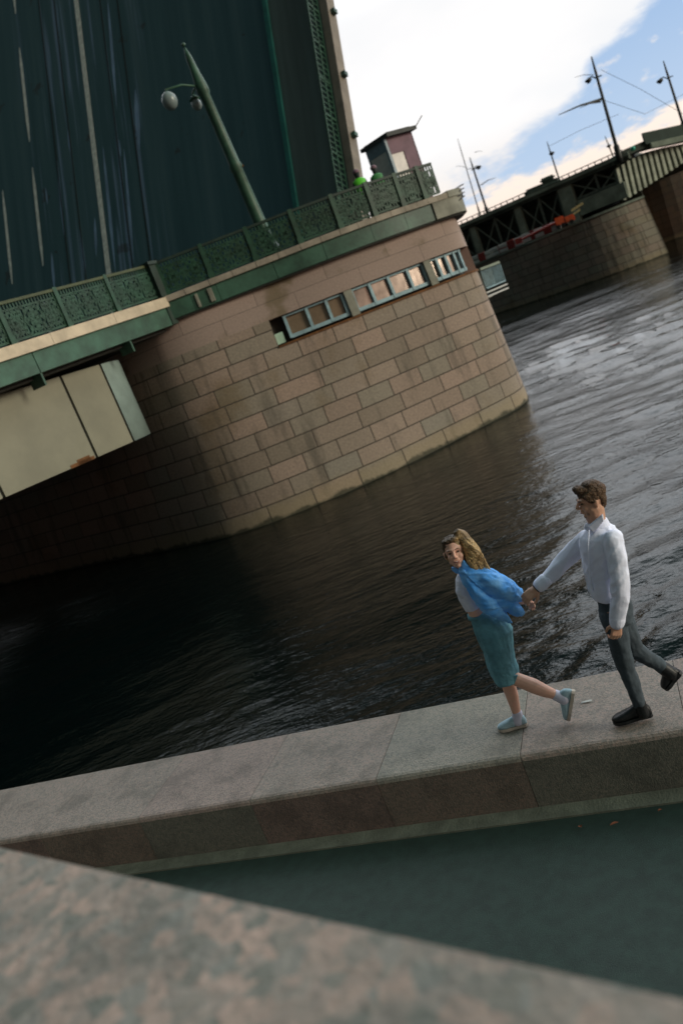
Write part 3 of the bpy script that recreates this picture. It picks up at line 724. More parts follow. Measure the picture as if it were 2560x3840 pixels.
cb0 = ony(893, 420, 33.0); cz0 = 8.08
cab = thing('control_cabin', 'small mauve and grey control cabin with a flat dark roof on the pier', 'cabin', (cb0.x, 33, cz0))
def cbp(u, v, y): return ony(u, v, y)
pc = cbp(912, 395, 33); pL = cbp(860, 410, 34.0); pR = cbp(970, 380, 33.6)
pc.z = pL.z = pR.z = cz0
dl = (pL-pc); dr = (pR-pc); iv = Matrix.Translation(-Vector(cab.location)); hh = ony(885, 318, 33).z-cz0
bm = bmesh.new()
bx(bm, pc+dr*.0, dr*1.0, dl*.06, (0, 0, 1.15)); bx(bm, pc+dr*.5+Vector((0, 0, 1.15)), dr*.5, dl*.06, (0, 0, hh-1.15)); bx(bm, pc+Vector((0, 0, hh-.62)), dr*.5, dl*.06, (0, 0, .62))
bx(bm, pL, dr*1.0, dl*.05, (0, 0, 1.0)); bx(bm, pR-dr*.05, dr*.05, dl, (0, 0, hh))
bm.transform(iv); fin('wall', bm, M_mauve, cab)
bm = bmesh.new(); bx(bm, pc-dr*.08, dr*.09, dl*.08, (0, 0, hh)); bx(bm, pL, dr*.06, -dl*.08, (0, 0, hh)); bx(bm, pc+dl*.08, dl*.84, dr*.03, (0, 0, 1.0)); bx(bm, pc+dl*.08+Vector((0, 0, hh-.42)), dl*.84, dr*.03, (0, 0, .42)); bm.transform(iv); fin('post_frame', bm, M_bluegrey, cab)
bm = bmesh.new(); bx(bm, pc+dl*.08+dr*.012+Vector((0, 0, 1)), dl*.84, dr*.015, (0, 0, hh-1.42)); bx(bm, pc+dr*.03+dl*.02+Vector((0, 0, 1.15)), dr*.45, dl*.02, (0, 0, hh-1.77)); bm.transform(iv)
fin('window', bm, mat('pale_blind', (.70, .66, .63), .5, var=.15), cab)
bm = bmesh.new(); bx(bm, pc-dl*.2-dr*.1+Vector((0, 0, hh)), dr*1.16, dl*1.28, (0, 0, .14)); bx(bm, pc-dl*.1+Vector((0, 0, hh+.14)), dr*.9, dl*1.1, (0, 0, .05)); bm.transform(iv); fin('roof', bm, M_roof, cab)
bm = bmesh.new(); tube(bm, [pR-dl*.2+Vector((0, 0, hh+.05)), pR-dl*.2+dr*.4+Vector((0, 0, hh+.42))], .02, 6); bm.transform(iv); fin('antenna', bm, M_black, cab)

def worker(px, py, y, label, vm=None):
    h_ = ony(px, py, y); base = Vector((h_.x, y, 8.08)); H = h_.z-8.08
    s_ = H/1.66
    th = thing('person', label, 'person', base, 'workers in neon vests on the pier')
    bm = bmesh.new(); V_ = lambda x, y_, z: Vector((x, y_, z))*s_
    chain(bm, [(V_(0, 0, 1.66), .10*s_), (V_(0, 0, 1.60), .09*s_), (V_(0, .01, 1.48), .055*s_), (V_(0, 0, 1.3), .12*s_), (V_(0, 0, .95), .13*s_)])
    for sx in (-1, 1):
        chain(bm, [(V_(.17*sx, 0, 1.38), .06*s_), (V_(.25*sx, -.02, 1.1), .048*s_), (V_(.20*sx, -.2, .95), .036*s_), (V_(.19*sx, -.27, .94), .03*s_)])
        chain(bm, [(V_(.09*sx, 0, .92), .085*s_), (V_(.10*sx, -.02, .5), .06*s_), (V_(.10*sx, 0, .1), .045*s_)]); cap(bm, V_(.1*sx, .02, .05), V_(.1*sx, -.16, .04), .05*s_, .04*s_)
    union('body', bm, .02, mat('dark_workwear', (.02, .03, .03), .8), th, 2)
    bm = bmesh.new(); loft(bm, [(V_(0, 0, .88), Vector((.19, 0, 0))*s_, Vector((0, .14, 0))*s_), (V_(0, 0, 1.2), Vector((.21, 0, 0))*s_, Vector((0, .15, 0))*s_), (V_(0, 0, 1.42), Vector((.22, 0, 0))*s_, Vector((0, .12, 0))*s_), (V_(0, 0, 1.49), Vector((.12, 0, 0))*s_, Vector((0, .09, 0))*s_)])
    fin('vest', bm, vm or M_vest, th, True)
    bm = bmesh.new(); ball(bm, V_(0, .01, 1.70), (.115*s_, .12*s_, .09*s_)); fin('cap', bm, M_mauve, th, True)
worker(818, 398, 29.6, 'worker in a neon green vest standing against the edge of the raised leaf')
worker(858, 388, 29.8, 'worker in dark clothes and green vest standing left of the cabin', mat('dull_green_vest', (.05, .22, .07), .7))

# ------------------------------------------------------------------ far bridge
CF = Vector((45.6, 96, 0))
def FFp(a, z, dpt=0): return CF+n*a+e*dpt+Vector((0, 0, z))
def ff(u, v, dpt=0):
    p = onp(u*S, v*S, CF+e*dpt, e); return p
fb = thing('far_bridge', 'distant part of the bridge with dark lattice bays and a pale ribbed arch side', 'bridge', (45, 97, 6)); ivf = Matrix.Translation((-45, -97, -6))
def fbox(name, boxes, m):
    bm = bmesh.new()
    for a0, a1, z0, z1, d0, d1 in boxes: bx(bm, FFp(a0, z0, d0), n*(a1-a0), e*(d1-d0), (0, 0, z1-z0))
    bm.transform(ivf); return fin(name, bm, m, fb)
fbox('deck', [(-.5, 36, 11.35, 12.0, 0, 60)], M_fardark); fbox('deck_edge', [(-.6, 36, 11.75, 12.1, -.3, 0)], M_farcon)
fbox('back_wall', [(-.0, 36, 6.0, 11.3, 5.5, 6)], M_fardark)
for bq in [(6.6, 8.2, 6.6, 11.3, .2, 1.6), (13.2, 14.0, 7, 11.3, .4, 1.2), (19.5, 20.2, 7, 11.3, .4, 1.2), (26, 27, 7, 11.3, .4, 1.4)]: fbox('concrete_pillar', [bq], M_farcon)
fbox('concrete_beam', [(.8, 6.5, 7.4, 9.2, .3, 1.6)], M_farcon)
bm = bmesh.new()
for a0, a1 in ((.9, 3.6), (3.6, 6.5), (8.3, 10.7), (10.7, 13.2), (14, 16.7), (16.7, 19.5), (20.3, 23), (23, 26)):
    zb = 9.3 if a0 < 6 else 7.2
    for p, q in (((a0, zb), (a1, 11.2)), ((a0, 11.2), (a1, zb))): tube(bm, [FFp(p[0], p[1], .8), FFp(q[0], q[1], .8)], .11, 6)
    bx(bm, FFp(a0, zb, .7), n*.25, e*.25, (0, 0, 11.3-zb)); bx(bm, FFp(a0, zb, .7), n*(a1-a0), e*.25, (0, 0, .25))
bm.transform(ivf); fin('truss', bm, M_fartruss, fb)
# ribbed side: polyline in the vertical plane y = 97
tp = [(1408, 392), (1435, 372), (1480, 352), (1520, 341), (1568, 332), (1640, 316), (1800, 285)]; bt = [(1428, 462), (1445, 453), (1490, 424), (1528, 400), (1568, 373), (1640, 336), (1800, 290)]
def ipol(P, x):
    for (x0, y0), (x1, y1) in zip(P, P[1:]):
        if x <= x1: return y0+(y1-y0)*(x-x0)/(x1-x0)
    return P[-1][1]
NR = 22
for k_ in range(NR):
    f = k_/NR; xt = 1414+f*270; xb = 1432+f*262
    a = ony(xt, ipol(tp, xt), 97); b = ony(xb, ipol(bt, xb), 97); wv = Vector((.36, .05, 0))
    bm = bmesh.new(); v0 = b; bx(bm, v0, wv, (0, .7, 0), a-b); bm.transform(ivf); fin('rib', bm, M_rib, fb)
bm = bmesh.new(); top_, bot_ = [], []
for k_ in range(30):
    xt = 1404+k_*13; top_.append(bm.verts.new(ony(xt, ipol(tp, xt)-2, 97.75))); xb = 1424+k_*12.4; bot_.append(bm.verts.new(ony(xb, ipol(bt, xb), 97.75)))
for i in range(29): bm.faces.new((bot_[i], bot_[i+1], top_[i+1], top_[i]))
bm.transform(ivf); fin('arch_web', bm, M_ribgap, fb)
bm = bmesh.new()
for i in range(24):
    x0, x1 = 1404+i*16, 1404+(i+1)*16; p, q = ony(x0, ipol(tp, x0)-13, 96.6), ony(x1, ipol(tp, x1)-13, 96.6); bx(bm, p, q-p, (0, 3, 0), (0, 0, .75))
bm.transform(ivf); fin('arch_edge', bm, M_fardark, fb)
bm = bmesh.new()
for i in range(24):
    x0, x1 = 1424+i*16, 1424+(i+1)*16; p, q = ony(x0, ipol(bt, x0), 97.8), ony(x1, ipol(bt, x1), 97.8); bm.faces.new([bm.verts.new(x) for x in (p, q, q+Vector((-18, 26, 0)), p+Vector((-18, 26, 0)))])
bm.transform(ivf); fin('arch_soffit', bm, M_soffit, fb)
# parapet of the far bridge at right: green panel over a pale edge
bm = bmesh.new(); p = ony(1482, 331, 96.3); p2 = ony(1600, 305, 96.3); t2 = ony(1478, 304, 96.3).z-p.z; bx(bm, p, p2-p, (0, .4, 0), (0, 0, t2)); bm.transform(ivf); fin('parapet_panel', bm, M_fargreen, fb)
bm = bmesh.new(); p = ony(1497, 340, 96.1); p2 = ony(1600, 316, 96.1); bx(bm, p, p2-p, (0, .5, 0), (0, 0, .62)); bm.transform(ivf); fin('parapet_edge', bm, M_farcon, fb)
bm = bmesh.new(); a = FFp(0, 12.1, .1); bx(bm, a, n*36, e*.12, (0, 0, .12))
for k_ in range(46): bx(bm, FFp(k_*.8, 12.1, .12), n*.1, e*.1, (0, 0, .45))
bx(bm, FFp(0, 12.5, .1), n*36, e*.12, (0, 0, .1)); bm.transform(ivf); fin('low_railing', bm, M_fardark, fb)

FP = [(56, 118), (48, 100), (45.3, 93), (43.8, 89.6), (43.5, 88.0), (43.3, 87.9), (40, 88.0), (36.5, 89.6), (33, 93.3), (28, 101), (22, 110), (15, 119)]
ft = [(55.4, 118.5), (47.4, 100.5), (44.8, 93.6), (43.4, 90.4), (43.0, 88.9), (42.8, 88.8), (39.8, 88.9), (36.4, 90.5), (33, 94.1), (28, 101.8), (22, 110.7), (15, 119.7)]
fp = thing('bridge_pier', 'distant dark granite pier under the lattice bays across the channel', 'bridge pier', (40, 90, 0)); ivp = Matrix.Translation((-40, -90, 0))
def pgrid(P, T, zs, m, th, iv_, name='stone_wall'):
    bm = bmesh.new(); uvl = bm.loops.layers.uv.new('UVMap'); nn = (len(P)-1)*4
    g = []; ac = [0]
    for i in range(nn+1):
        u = min(len(P)-1.0001, i/4); g.append([crom(P, u).lerp(crom(T, u), z/zs[-1]).to_3d()+Vector((0, 0, z)) for z in zs])
        if i: ac.append(ac[-1]+(g[i][0]-g[i-1][0]).length)
    vs = [[bm.verts.new(p) for p in r_] for r_ in g]
    for i in range(nn):
        for j in range(len(zs)-1):
            f = bm.faces.new((vs[i][j], vs[i+1][j], vs[i+1][j+1], vs[i][j+1]))
            for l, (a, b) in zip(f.loops, ((i, j), (i+1, j), (i+1, j+1), (i, j+1))): l[uvl].uv = (ac[a], zs[b]+.01)
    bm.faces.new([r_[-1] for r_ in vs])
    bm.transform(iv_); return fin(name, bm, m, th)
pgrid(FP, ft, [-1, 2, 6.5], M_farpier, fp, ivp)
bm = bmesh.new(); nn = 36
for i in range(nn):
    a, b = crom(ft, i/nn*10.9), crom(ft, (i+1)/nn*10.9); d = (b-a); q = Vector((-d.y, d.x)).normalized()
    if q.y > 0: q = -q
    bx(bm, (a.x+q.x*.15, a.y+q.y*.15, 6.5), (d.x, d.y, 0), (-q.x*.8, -q.y*.8, 0), (0, 0, .22))
bm.transform(ivp); fin('coping', bm, M_farcon, fp)
tp3 = thing('bridge_pier', 'reddish brown pier in shadow under the ribbed arch at the right edge', 'bridge pier', (66, 112, 0)); ivt = Matrix.Translation((-66, -112, 0))
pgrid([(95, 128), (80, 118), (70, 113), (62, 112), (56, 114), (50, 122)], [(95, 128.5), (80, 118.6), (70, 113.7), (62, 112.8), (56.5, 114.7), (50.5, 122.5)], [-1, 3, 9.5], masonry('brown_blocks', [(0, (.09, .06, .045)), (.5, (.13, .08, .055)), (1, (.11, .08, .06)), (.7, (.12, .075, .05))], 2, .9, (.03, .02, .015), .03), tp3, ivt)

# things on the far pier
def fbar(u, v, wd_, hh_, y, m, name, label, cat, group=None, extra=None):
    p = ony(u, v, y); th = thing(name, label, cat, p, group)
    return th, p
k_ = 0
for (u, v, y, labels) in ((1105, 589, 103, 'red and white barrier nearest the left granite pier'), (1150, 566, 99, 'red and white barrier second from the left on the far pier'), (1170, 556, 97, 'tall red and white barrier third from the left on the far pier'), (1225, 537, 93, 'low red and white barrier left of the orange machine boom'), (1255, 526, 92, 'white and red barrier just left of the orange machine')):
    p = ony(u, v, y); p.z = 6.73; th = thing('barrier', labels, 'barrier', p, 'red and white barriers along the far pier top')
    d = Vector((.83, -.56, 0)); q = Vector((.56, .83, 0))
    for nm, mm, s0, s1, z0, z1 in (('red_block', M_red, -.45, .45, 0, 1.0), ('white_block', M_white, .46, 1.5, .5, .95), ('white_block', M_white, -1.5, -.46, .5, .95), ('white_block', M_white, .46, 1.5, 0.0, .38), ('white_block', M_white, -1.5, -.46, 0, .38)):
        bm = bmesh.new(); bx(bm, d*s0+Vector((0, 0, z0)), d*(s1-s0), q*.35, (0, 0, z1-z0)); bmesh.ops.bevel(bm, geom=bm.edges[:], offset=.05, segments=1, affect='EDGES'); fin(nm, bm, mm, th)
p = ony(1292, 520, 90.5); p.z = 6.73
ex = thing('work_platform', 'bright orange lift machine with a long dark red boom on the far pier', 'lift machine', p)
d = Vector((.93, -.36, 0)); q = Vector((.36, .93, 0)); ex.scale = (.62, .62, .62)
bm = bmesh.new(); bx(bm, d*-1.1+Vector((0, 0, .45)), d*1.6, q*1.4, (0, 0, 1.5)); bmesh.ops.bevel(bm, geom=bm.edges[:], offset=.12, segments=2, affect='EDGES'); fin('cab_body', bm, M_orange, ex)
bm = bmesh.new(); bx(bm, d*.6+Vector((0, 0, .45)), d*1.7, q*1.3, (0, 0, 1.1)); bmesh.ops.bevel(bm, geom=bm.edges[:], offset=.12, segments=2, affect='EDGES'); fin('engine_cover', bm, M_orange, ex)
for x in (-.8, .2, 1.6):
    bm = bmesh.new(); tube(bm, [d*x-q*.1+Vector((0, 0, .38)), d*x+q*.25+Vector((0, 0, .38))], .38, 16); fin('wheel', bm, M_black, ex)
bm = bmesh.new(); tube(bm, [d*-1+Vector((0, 0, 1.2)), d*-4+Vector((0, 0, 1.0)), d*-7.5+Vector((0, 0, .75))], [.28, .24, .2], 8); fin('boom', bm, M_red, ex)
bm = bmesh.new(); bx(bm, d*-8.6+Vector((0, 0, .2)), d*1.2, q*.8, (0, 0, 1.0)); fin('basket', bm, M_red, ex)
p = ony(1312, 487, 92); th = tag(fin('hazard_plate', (lambda b_: (bx(b_, p, (1.5, 0, .3), (0, .1, 0), (0, 0, .28)), bx(b_, p+Vector((.1, .02, -.4)), (.9, 0, .2), (0, .1, 0), (0, 0, .22)), b_)[-1])(bmesh.new()), M_yellow), 'small yellow plate in the shadow under the lattice beside the concrete pillar', 'plate')
# navigation platform at the near pier's nose
a = ony(1104, 622, 34); b = ony(1148, 606, 35.2); b.z = a.z; pf = thing('navigation_platform', 'pale metal cage platform sticking out beside the pink pier nose', 'platform', a); d = b-a; up = Vector((0, 0, 1)); q = Vector((-d.y, d.x, 0)).normalized()
bm = bmesh.new(); bx(bm, up*.02, d, q*.4, up*.10); fin('top_plate', bm, M_farcon, pf)
bm = bmesh.new()
for k_ in range(13): bx(bm, d*(k_/12)*.98-up*.75, d*.02, q*.025, up*.74)
bx(bm, -up*.78, d, q*.4, up*.05)
fin('cage_bar', bm, M_frame, pf)
bm = bmesh.new()
for z in (.95, 1.12): bx(bm, -up*z-d*.06, d*1.1, q*.3, up*.06)
bx(bm, -up*1.15+d*.05-Vector((.6, 0, 0)), Vector((.6, 0, 0))+d*.1, q*.06, up*.06); fin('lower_beam', bm, M_white, pf)
bm = bmesh.new(); bx(bm, q*.5-up*.7, d, q*.03, up*.68); fin('back_panel', bm, M_fardark, pf)

# far lamp posts and tram pole
def far_post(base, top_, y, label, head=None, thick=.14, arm=None, name='street_lamp', cat='street lamp'):
    A_ = ony(*base, y); B_ = ony(*top_, y); th = thing(name, label, cat, A_, 'posts along the far bridge deck' if name == 'street_lamp' else None)
    v = B_-A_; v.x *= .999
    bm = bmesh.new(); tube(bm, [Vector((0, 0, -.6)), v*.02, v*.12, v*.13, v*.85, v], [thick*1.8, thick*1.7, thick*1.5, thick, thick*.7, thick*.35], 8); fin('post', bm, M_black, th, True)
    if head:
        h_ = ony(*head, y)-A_; zf = h_.z/v.z; at_ = v*zf
        bm = bmesh.new(); tube(bm, [at_-Vector((0, 0, .2)), (at_+h_)/2+Vector((0, 0, .25)), h_+Vector((0, 0, .2))], thick*.35, 6); tube(bm, [at_, at_+(at_-h_)*.5], thick*.35, 6); fin('bracket', bm, M_black, th)
        bm = bmesh.new(); ball(bm, h_, (.42, .3, .2), 12); tube(bm, [h_, h_-Vector((0, 0, .28))], [.3, .18], 10); fin('lamp_head', bm, M_black, th, True)
    if arm:
        for a0, a1, r_a in arm:
            p0, p1 = ony(*a0, y)-A_, ony(*a1, y-2)-A_; bm = bmesh.new(); mid = (p0+p1)/2+Vector((0, 0, .15)); tube(bm, [p0, mid, p1], [r_a*1.5, r_a, r_a*.4], 6); fin('arm', bm, M_black, th)
    return th
far_post((1421, 362), (1357, 130), 96, 'tallest dark tram pole with a long arm, standing where the ribbed arch begins', (1350, 185), .22, [((1379, 228), (1282, 264), .10), ((1378, 234), (1330, 248), .06), ((1362, 172), (1318, 178), .03)], 'tram_pole', 'tram pole')
far_post((1572, 300), (1522, 140), 96.5, 'dark lamp post nearest the right edge above the green parapet', (1514, 186), .17)
far_post((1287, 424), (1255, 325), 118, 'slim lamp post midway along the far deck with a small square head', (1266, 352), .13)
far_post((1412, 372), (1388, 312), 140, 'short faint lamp post directly left of the tall tram pole', (1397, 335), .13)
far_post((1120, 492), (1078, 362), 112, 'lamp post nearest the pink pier with a square head and side arm', (1098, 384), .16, [((1104, 425), (1138, 408), .05), ((1095, 387), (1070, 390), .05)])
far_post((1103, 498), (1050, 318), 150, 'thin pale post behind the lamp post nearest the pink pier', None, .11, [((1072, 385), (1045, 382), .04), ((1090, 350), (1108, 348), .04)])
p = ony(1251, 450, 104); p.z = 12.0; kk = thing('service_hut', 'low dark green rounded hut on the far deck beneath the slim lamp', 'hut', p)
bm = bmesh.new(); bx(bm, (-2.3, 0, 0), (4.2, -1.2, 0), (.5, 1.8, 0), (0, 0, .9)); bmesh.ops.bevel(bm, geom=bm.edges[:], offset=.25, segments=3, affect='EDGES'); fin('body', bm, M_fargreen, kk)
bm = bmesh.new(); bx(bm, (-.3, -.6, .9), (1.8, -.5, 0), (.4, 1.2, 0), (0, 0, .55)); bmesh.ops.bevel(bm, geom=bm.edges[:], offset=.2, segments=3, affect='EDGES'); fin('roof', bm, M_fargreen, kk)
bm = bmesh.new(); p = ony(1452, 341, 95.9); ball(bm, p, .28, 12); tag(fin('signal_lamp', bm, mat('signal_green', (.02, .35, .25), .4), None, True), 'small green signal lamp at the start of the far parapet', 'signal lamp')
wi = thing('tram_wires', 'thin overhead wires running between the poles above the far bridge', 'wires', ony(1300, 300, 96)); ivw = Matrix.Translation(-wi.location)
for (a, b, c_) in (((1379, 160), (1470, 205), (1568, 262)), ((1380, 228), (1480, 262), (1600, 200)), ((1262, 335), (1330, 300), (1420, 262))):
    bm = bmesh.new(); tube(bm, [ony(*a, 96), ony(*b, 96), ony(*c_, 96)], .025, 4); bm.transform(ivw); fin('wire', bm, M_black, wi)

# litter
M_leafr = mat('dry_leaf', (.20, .07, .035), .8, var=.4, vscale=30)
for k_, (px, py, sz, lb) in enumerate(((1410, 1893, .8, 'reddish dry leaf, largest of the three, in the gutter below the man'), (1332, 1899, .55, 'small dry leaf in the gutter left of the largest reddish leaf'), (1515, 1862, .45, 'tiny dry leaf in the gutter nearest the right edge of the photo'))):
    p = onz(px, py, ZR+.018); me = bpy.data.meshes.new('fallen_leaf'); bm = bmesh.new(); a_ = k_*1.7
    vv = [bm.verts.new((math.cos(a_+t_)*r_*.035*sz, math.sin(a_+t_)*r_*.02*sz, .004+.008*abs(math.sin(t_)))) for t_, r_ in ((0, 1.2), (.8, .9), (1.6, .8), (2.4, .9), (3.14, 1.2), (3.9, .9), (4.7, .8), (5.5, .9))]
    c_ = bm.verts.new((0, 0, .003))
    for i in range(8): bm.faces.new((vv[i], vv[(i+1) % 8], c_))
    bm.to_mesh(me); bm.free(); o_ = link('fallen_leaf', me, M_leafr); o_.location = p
    tag(o_, lb, 'leaf', 'dry leaves in the gutter')
p = onz(1346, 1612, ZW+.004); bm = bmesh.new()
vv = [bm.verts.new(p+WT*a_+WN*b_+Vector((0, 0, c_))) for a_, b_, c_ in ((-.04, -.01, 0), (.0, -.014, .006), (.045, -.006, .002), (.04, .012, .008), (-.01, .014, .002), (-.042, .008, .006))]
bm.faces.new(vv); tag(fin('paper_scrap', bm, M_white), 'tiny white paper scrap on the granite between the woman and the man', 'litter')

#PEOPLE
# ------------------------------------------------------------------ the couple
PMN = Vector((-WN.x, -WN.y, 0)); DN = Vector((0, 0, -1))                       # towards the camera / down
def make_j(P0):
    def j(X, Y, d=0):
        return onp(1500+.676*X, 1700+.676*Y, P0+PMN*d, PMN)
    return j
def kk_(p): return (p-CP).dot(Fw)/FPX*.676
def rings(j, lst, side=PMN):
    c = [j(X, Y, d) for X, Y, hw, hd, d in lst]; out = []
    for i, (X, Y, hw, hd, d) in enumerate(lst):
        s_ = (c[min(i+1, len(c)-1)]-c[max(0, i-1)]).normalized()
        a = s_.cross(side).normalized(); b = a.cross(s_).normalized()
        out.append((c[i], a*hw*kk_(c[i]), b*hd))
    return out
def cch(bm, j, lst):
    pts = [(j(X, Y, d), r*kk_(j(X, Y, d))) for X, Y, r, d in lst]; chain(bm, pts)
def foldf(amp, sc_, ax=None):
    def f(p):
        q = Vector((p.x*sc_[0], p.y*sc_[1], p.z*sc_[2]))
        return amp*(noise.noise(q)+.5*noise.noise(q*2.1+Vector((3, 1, 5))))
    return f
def streakf(amp, dirn, lo, hi, off=0):
    """folds running along dirn: slow along it, quick across"""
    dirn = dirn.normalized(); u = dirn.orthogonal().normalized(); v = dirn.cross(u)
    def f(p):
        q = Vector((p.dot(dirn)*lo+off, p.dot(u)*hi, p.dot(v)*hi))
        return amp*(1-abs(noise.noise(q))*2.6)+amp*.4*noise.noise(q*2.3)
    return f
def hand(bm, wrist, fwd, back, thumb_side, s_=1.0, curl=(.5, .7, .5), spread=.08):
    """palm with five separate fingers; 'back' is the normal of the back of the hand"""
    x = fwd.normalized(); z = (back-x*back.dot(x)).normalized(); y = z.cross(x)*thumb_side
    P = lambda a, b, c: wrist + (x*a+y*b+z*c)*s_
    cap(bm, P(-.03, 0, 0), P(.02, 0, 0), .027*s_, .027*s_)
    for b0 in (.028, .010, -.010, -.027):
        cap(bm, P(.01, b0*.6, 0), P(.085-abs(b0)*.2, b0, .002), .017*s_, .0125*s_)
    for b0, ln, dr in ((.029, .073, .06), (.010, .082, .02), (-.010, .077, -.03), (-.028, .06, -.09)):
        p = P(.085-abs(b0)*.2, b0, .002); ang = 0; r = .0098*s_
        for seg_, (fr, cu) in enumerate(zip((.45, .31, .24), curl)):
            ang += cu*(1+.12*noise.noise(Vector((b0*90, seg_, 1))))
            dv = (x*math.cos(ang)-z*math.sin(ang)+y*(dr+spread*b0*10)).normalized()
            q = p+dv*ln*fr*s_; cap(bm, p, q, r, r*.92); p = q; r *= .92
    p = P(.012, .026, -.004); d1_ = (x*.62+y*.62-z*.35).normalized(); q = p+d1_*.042*s_; cap(bm, p, q, .0145*s_, .0115*s_)
    d2_ = (x*.92+y*.15-z*.35).normalized(); cap(bm, q, q+d2_*.032*s_, .0115*s_, .0095*s_)
def frame(fwd, up):
    x = fwd.normalized(); z = (up-x*up.dot(x)).normalized(); y = z.cross(x)
    return x, y, z
def head(bm, c, fwd, up, s_=1.0, fem=False):
    x, y, z = frame(fwd, up); M3 = Matrix((x, y, z)).transposed().to_4x4()
    P = lambda a, b, q: c+(x*a+y*b+z*q)*s_
    def el_(a, b, q, ra, rb, rc): ball(bm, P(a, b, q), (ra*s_, rb*s_, rc*s_), 20, M3)
    el_(-.012, 0, .028, .094, .074, .094); el_(.030, 0, -.035, .058, .054 if fem else .058, .074); el_(-.01, 0, -.04, .06, .058, .06)
    el_(.062, 0, -.098, .022, .024, .018) if not fem else el_(.058, 0, -.096, .020, .019, .016)
    for sg in (-1, 1):
        cap(bm, P(.048, 0, -.10), P(-.005, .050*sg, -.065), .017*s_, .018*s_)
        el_(.055, .036*sg, -.028, .028, .023, .026)
        cap(bm, P(.084, .008*sg, .028), P(.070, .045*sg, .027), .0125*s_, .011*s_)
        el_(-.012, .077*sg, -.008, .019, .009, .031); cap(bm, P(-.02, .083*sg, .012), P(-.012, .08*sg, -.03), .007*s_, .006*s_)
        cap(bm, P(.112, 0, -.022), P(.100, .014*sg, -.027), .011*s_, .008*s_)
    cap(bm, P(.086, 0, .022), P(.112, 0, -.018), .009*s_, .0125*s_)
    cap(bm, P(.086, -.018, -.054), P(.086, .018, -.054), .009*s_, .009*s_); cap(bm, P(.083, -.016, -.066), P(.083, .016, -.066), .010*s_, .010*s_)
    return P, M3
def face_bits(th, P, s_, smile=False, stubble=False):
    for sg in (-1, 1):
        eb = .55 if smile else 1
        bm = bmesh.new(); ball(bm, P(.0745, .031*sg, .008), (.011*s_, .011*s_, .006*s_), 12); fin('eye', bm, M_eye, th, True)
        bm = bmesh.new(); pts = [P(.092, .014*sg, .027), P(.090, .032*sg, .034), P(.078, .050*sg, .028)]; tube(bm, pts, [.004*s_*eb, .0055*s_*eb, .003*s_*eb], 6); fin('eyebrow', bm, M_hairm, th, True)
    bm = bmesh.new(); w_ = .026 if smile else .020; up_ = .007 if smile else .002
    tube(bm, [P(.083, -w_, -.060+up_), P(.093, -w_*.5, -.062), P(.095, 0, -.063), P(.093, w_*.5, -.062), P(.083, w_, -.060+up_)], [.003*s_, .006*s_, .0068*s_, .006*s_, .003*s_], 8); fin('mouth', bm, M_lip, th, True)
    if smile:
        bm = bmesh.new(); tube(bm, [P(.090, -w_*.55, -.058), P(.099, 0, -.0605), P(.090, w_*.55, -.058)], .0036*s_, 8); fin('teeth', bm, M_teeth, th, True)
def shoe(th, heel, toe, up, m, msole, wd_=.092, ht=.085, name='shoe'):
    x = (toe-heel); ln = x.length; x.normalize(); z = (up-x*up.dot(x)).normalized(); y = z.cross(x)
    bm = bmesh.new(); P = lambda a, b, c: heel+x*a*ln+y*b+z*c
    prof = [(0.0, .30, .010, .05), (.04, .60, .003, .075), (.16, .70, .0, ht*1.05), (.34, .68, .0, ht*1.0), (.5, .78, .0, ht*.80), (.68, .98, .0, ht*.62), (.84, .92, .002, ht*.50), (.95, .62, .006, ht*.38), (1.0, .25, .014, ht*.25)]
    rr_ = []
    for a, w_, z0, z1 in prof:
        r_ = [bm.verts.new(P(a, wd_/2*w_*math.cos(t_)*(1 if math.sin(t_) < .2 else .9), (z0+z1)/2+(z1-z0)/2*(abs(math.sin(t_))**.7)*(1 if math.sin(t_) > 0 else -1)+.014)) for t_ in [2*math.pi*i/18 for i in range(18)]]
        rr_.append(r_)
    for a, b in zip(rr_, rr_[1:]):
        for i in range(18): bm.faces.new((a[i], a[(i+1) % 18], b[(i+1) % 18], b[i]))
    bm.faces.new(rr_[0]); bm.faces.new(rr_[-1][::-1])
    o = fin(name, bm, m, th, True)
    if name == 'trainer':
        bm = bmesh.new()
        for a_ in (.36, .43, .50, .57): tube(bm, [P(a_, -.028, ht*.72-(a_-.36)*.10), P(a_+.01, 0, ht*1.08-(a_-.36)*.19), P(a_, .028, ht*.72-(a_-.36)*.10)], .0045, 6)
        fin('laces', bm, M_sock, o)
    bm = bmesh.new(); pts = [(a, w_) for a, w_, _, _ in prof]
    lo = [bm.verts.new(P(a, wd_/2*w_*1.06, 0)) for a, w_ in pts]+[bm.verts.new(P(a, -wd_/2*w_*1.06, 0)) for a, w_ in pts[::-1]]
    f = bm.faces.new(lo); r_ = bmesh.ops.extrude_face_region(bm, geom=[f]); bmesh.ops.translate(bm, verts=[g for g in r_['geom'] if isinstance(g, bmesh.types.BMVert)], vec=z*.024)
    fin('sole', bm, msole, o)
    return o
def flat(j, pts, d, th_, name, m, parent, voxel=.006, fold=None):
    """small cloth flap with real thickness, rounded by the remesher; pts are (X, Y, d)"""
    bm = bmesh.new(); v = [bm.verts.new(j(X, Y, d+dd)+PMN*th_/2) for X, Y, dd in pts]; u = [bm.verts.new(x.co-PMN*th_) for x in v]
    bm.faces.new(v); bm.faces.new(u[::-1])
    for i in range(len(v)): bm.faces.new((v[i], v[(i+1) % len(v)], u[(i+1) % len(v)], u[i]))
    return union(name, bm, voxel, m, parent, 2, fold)

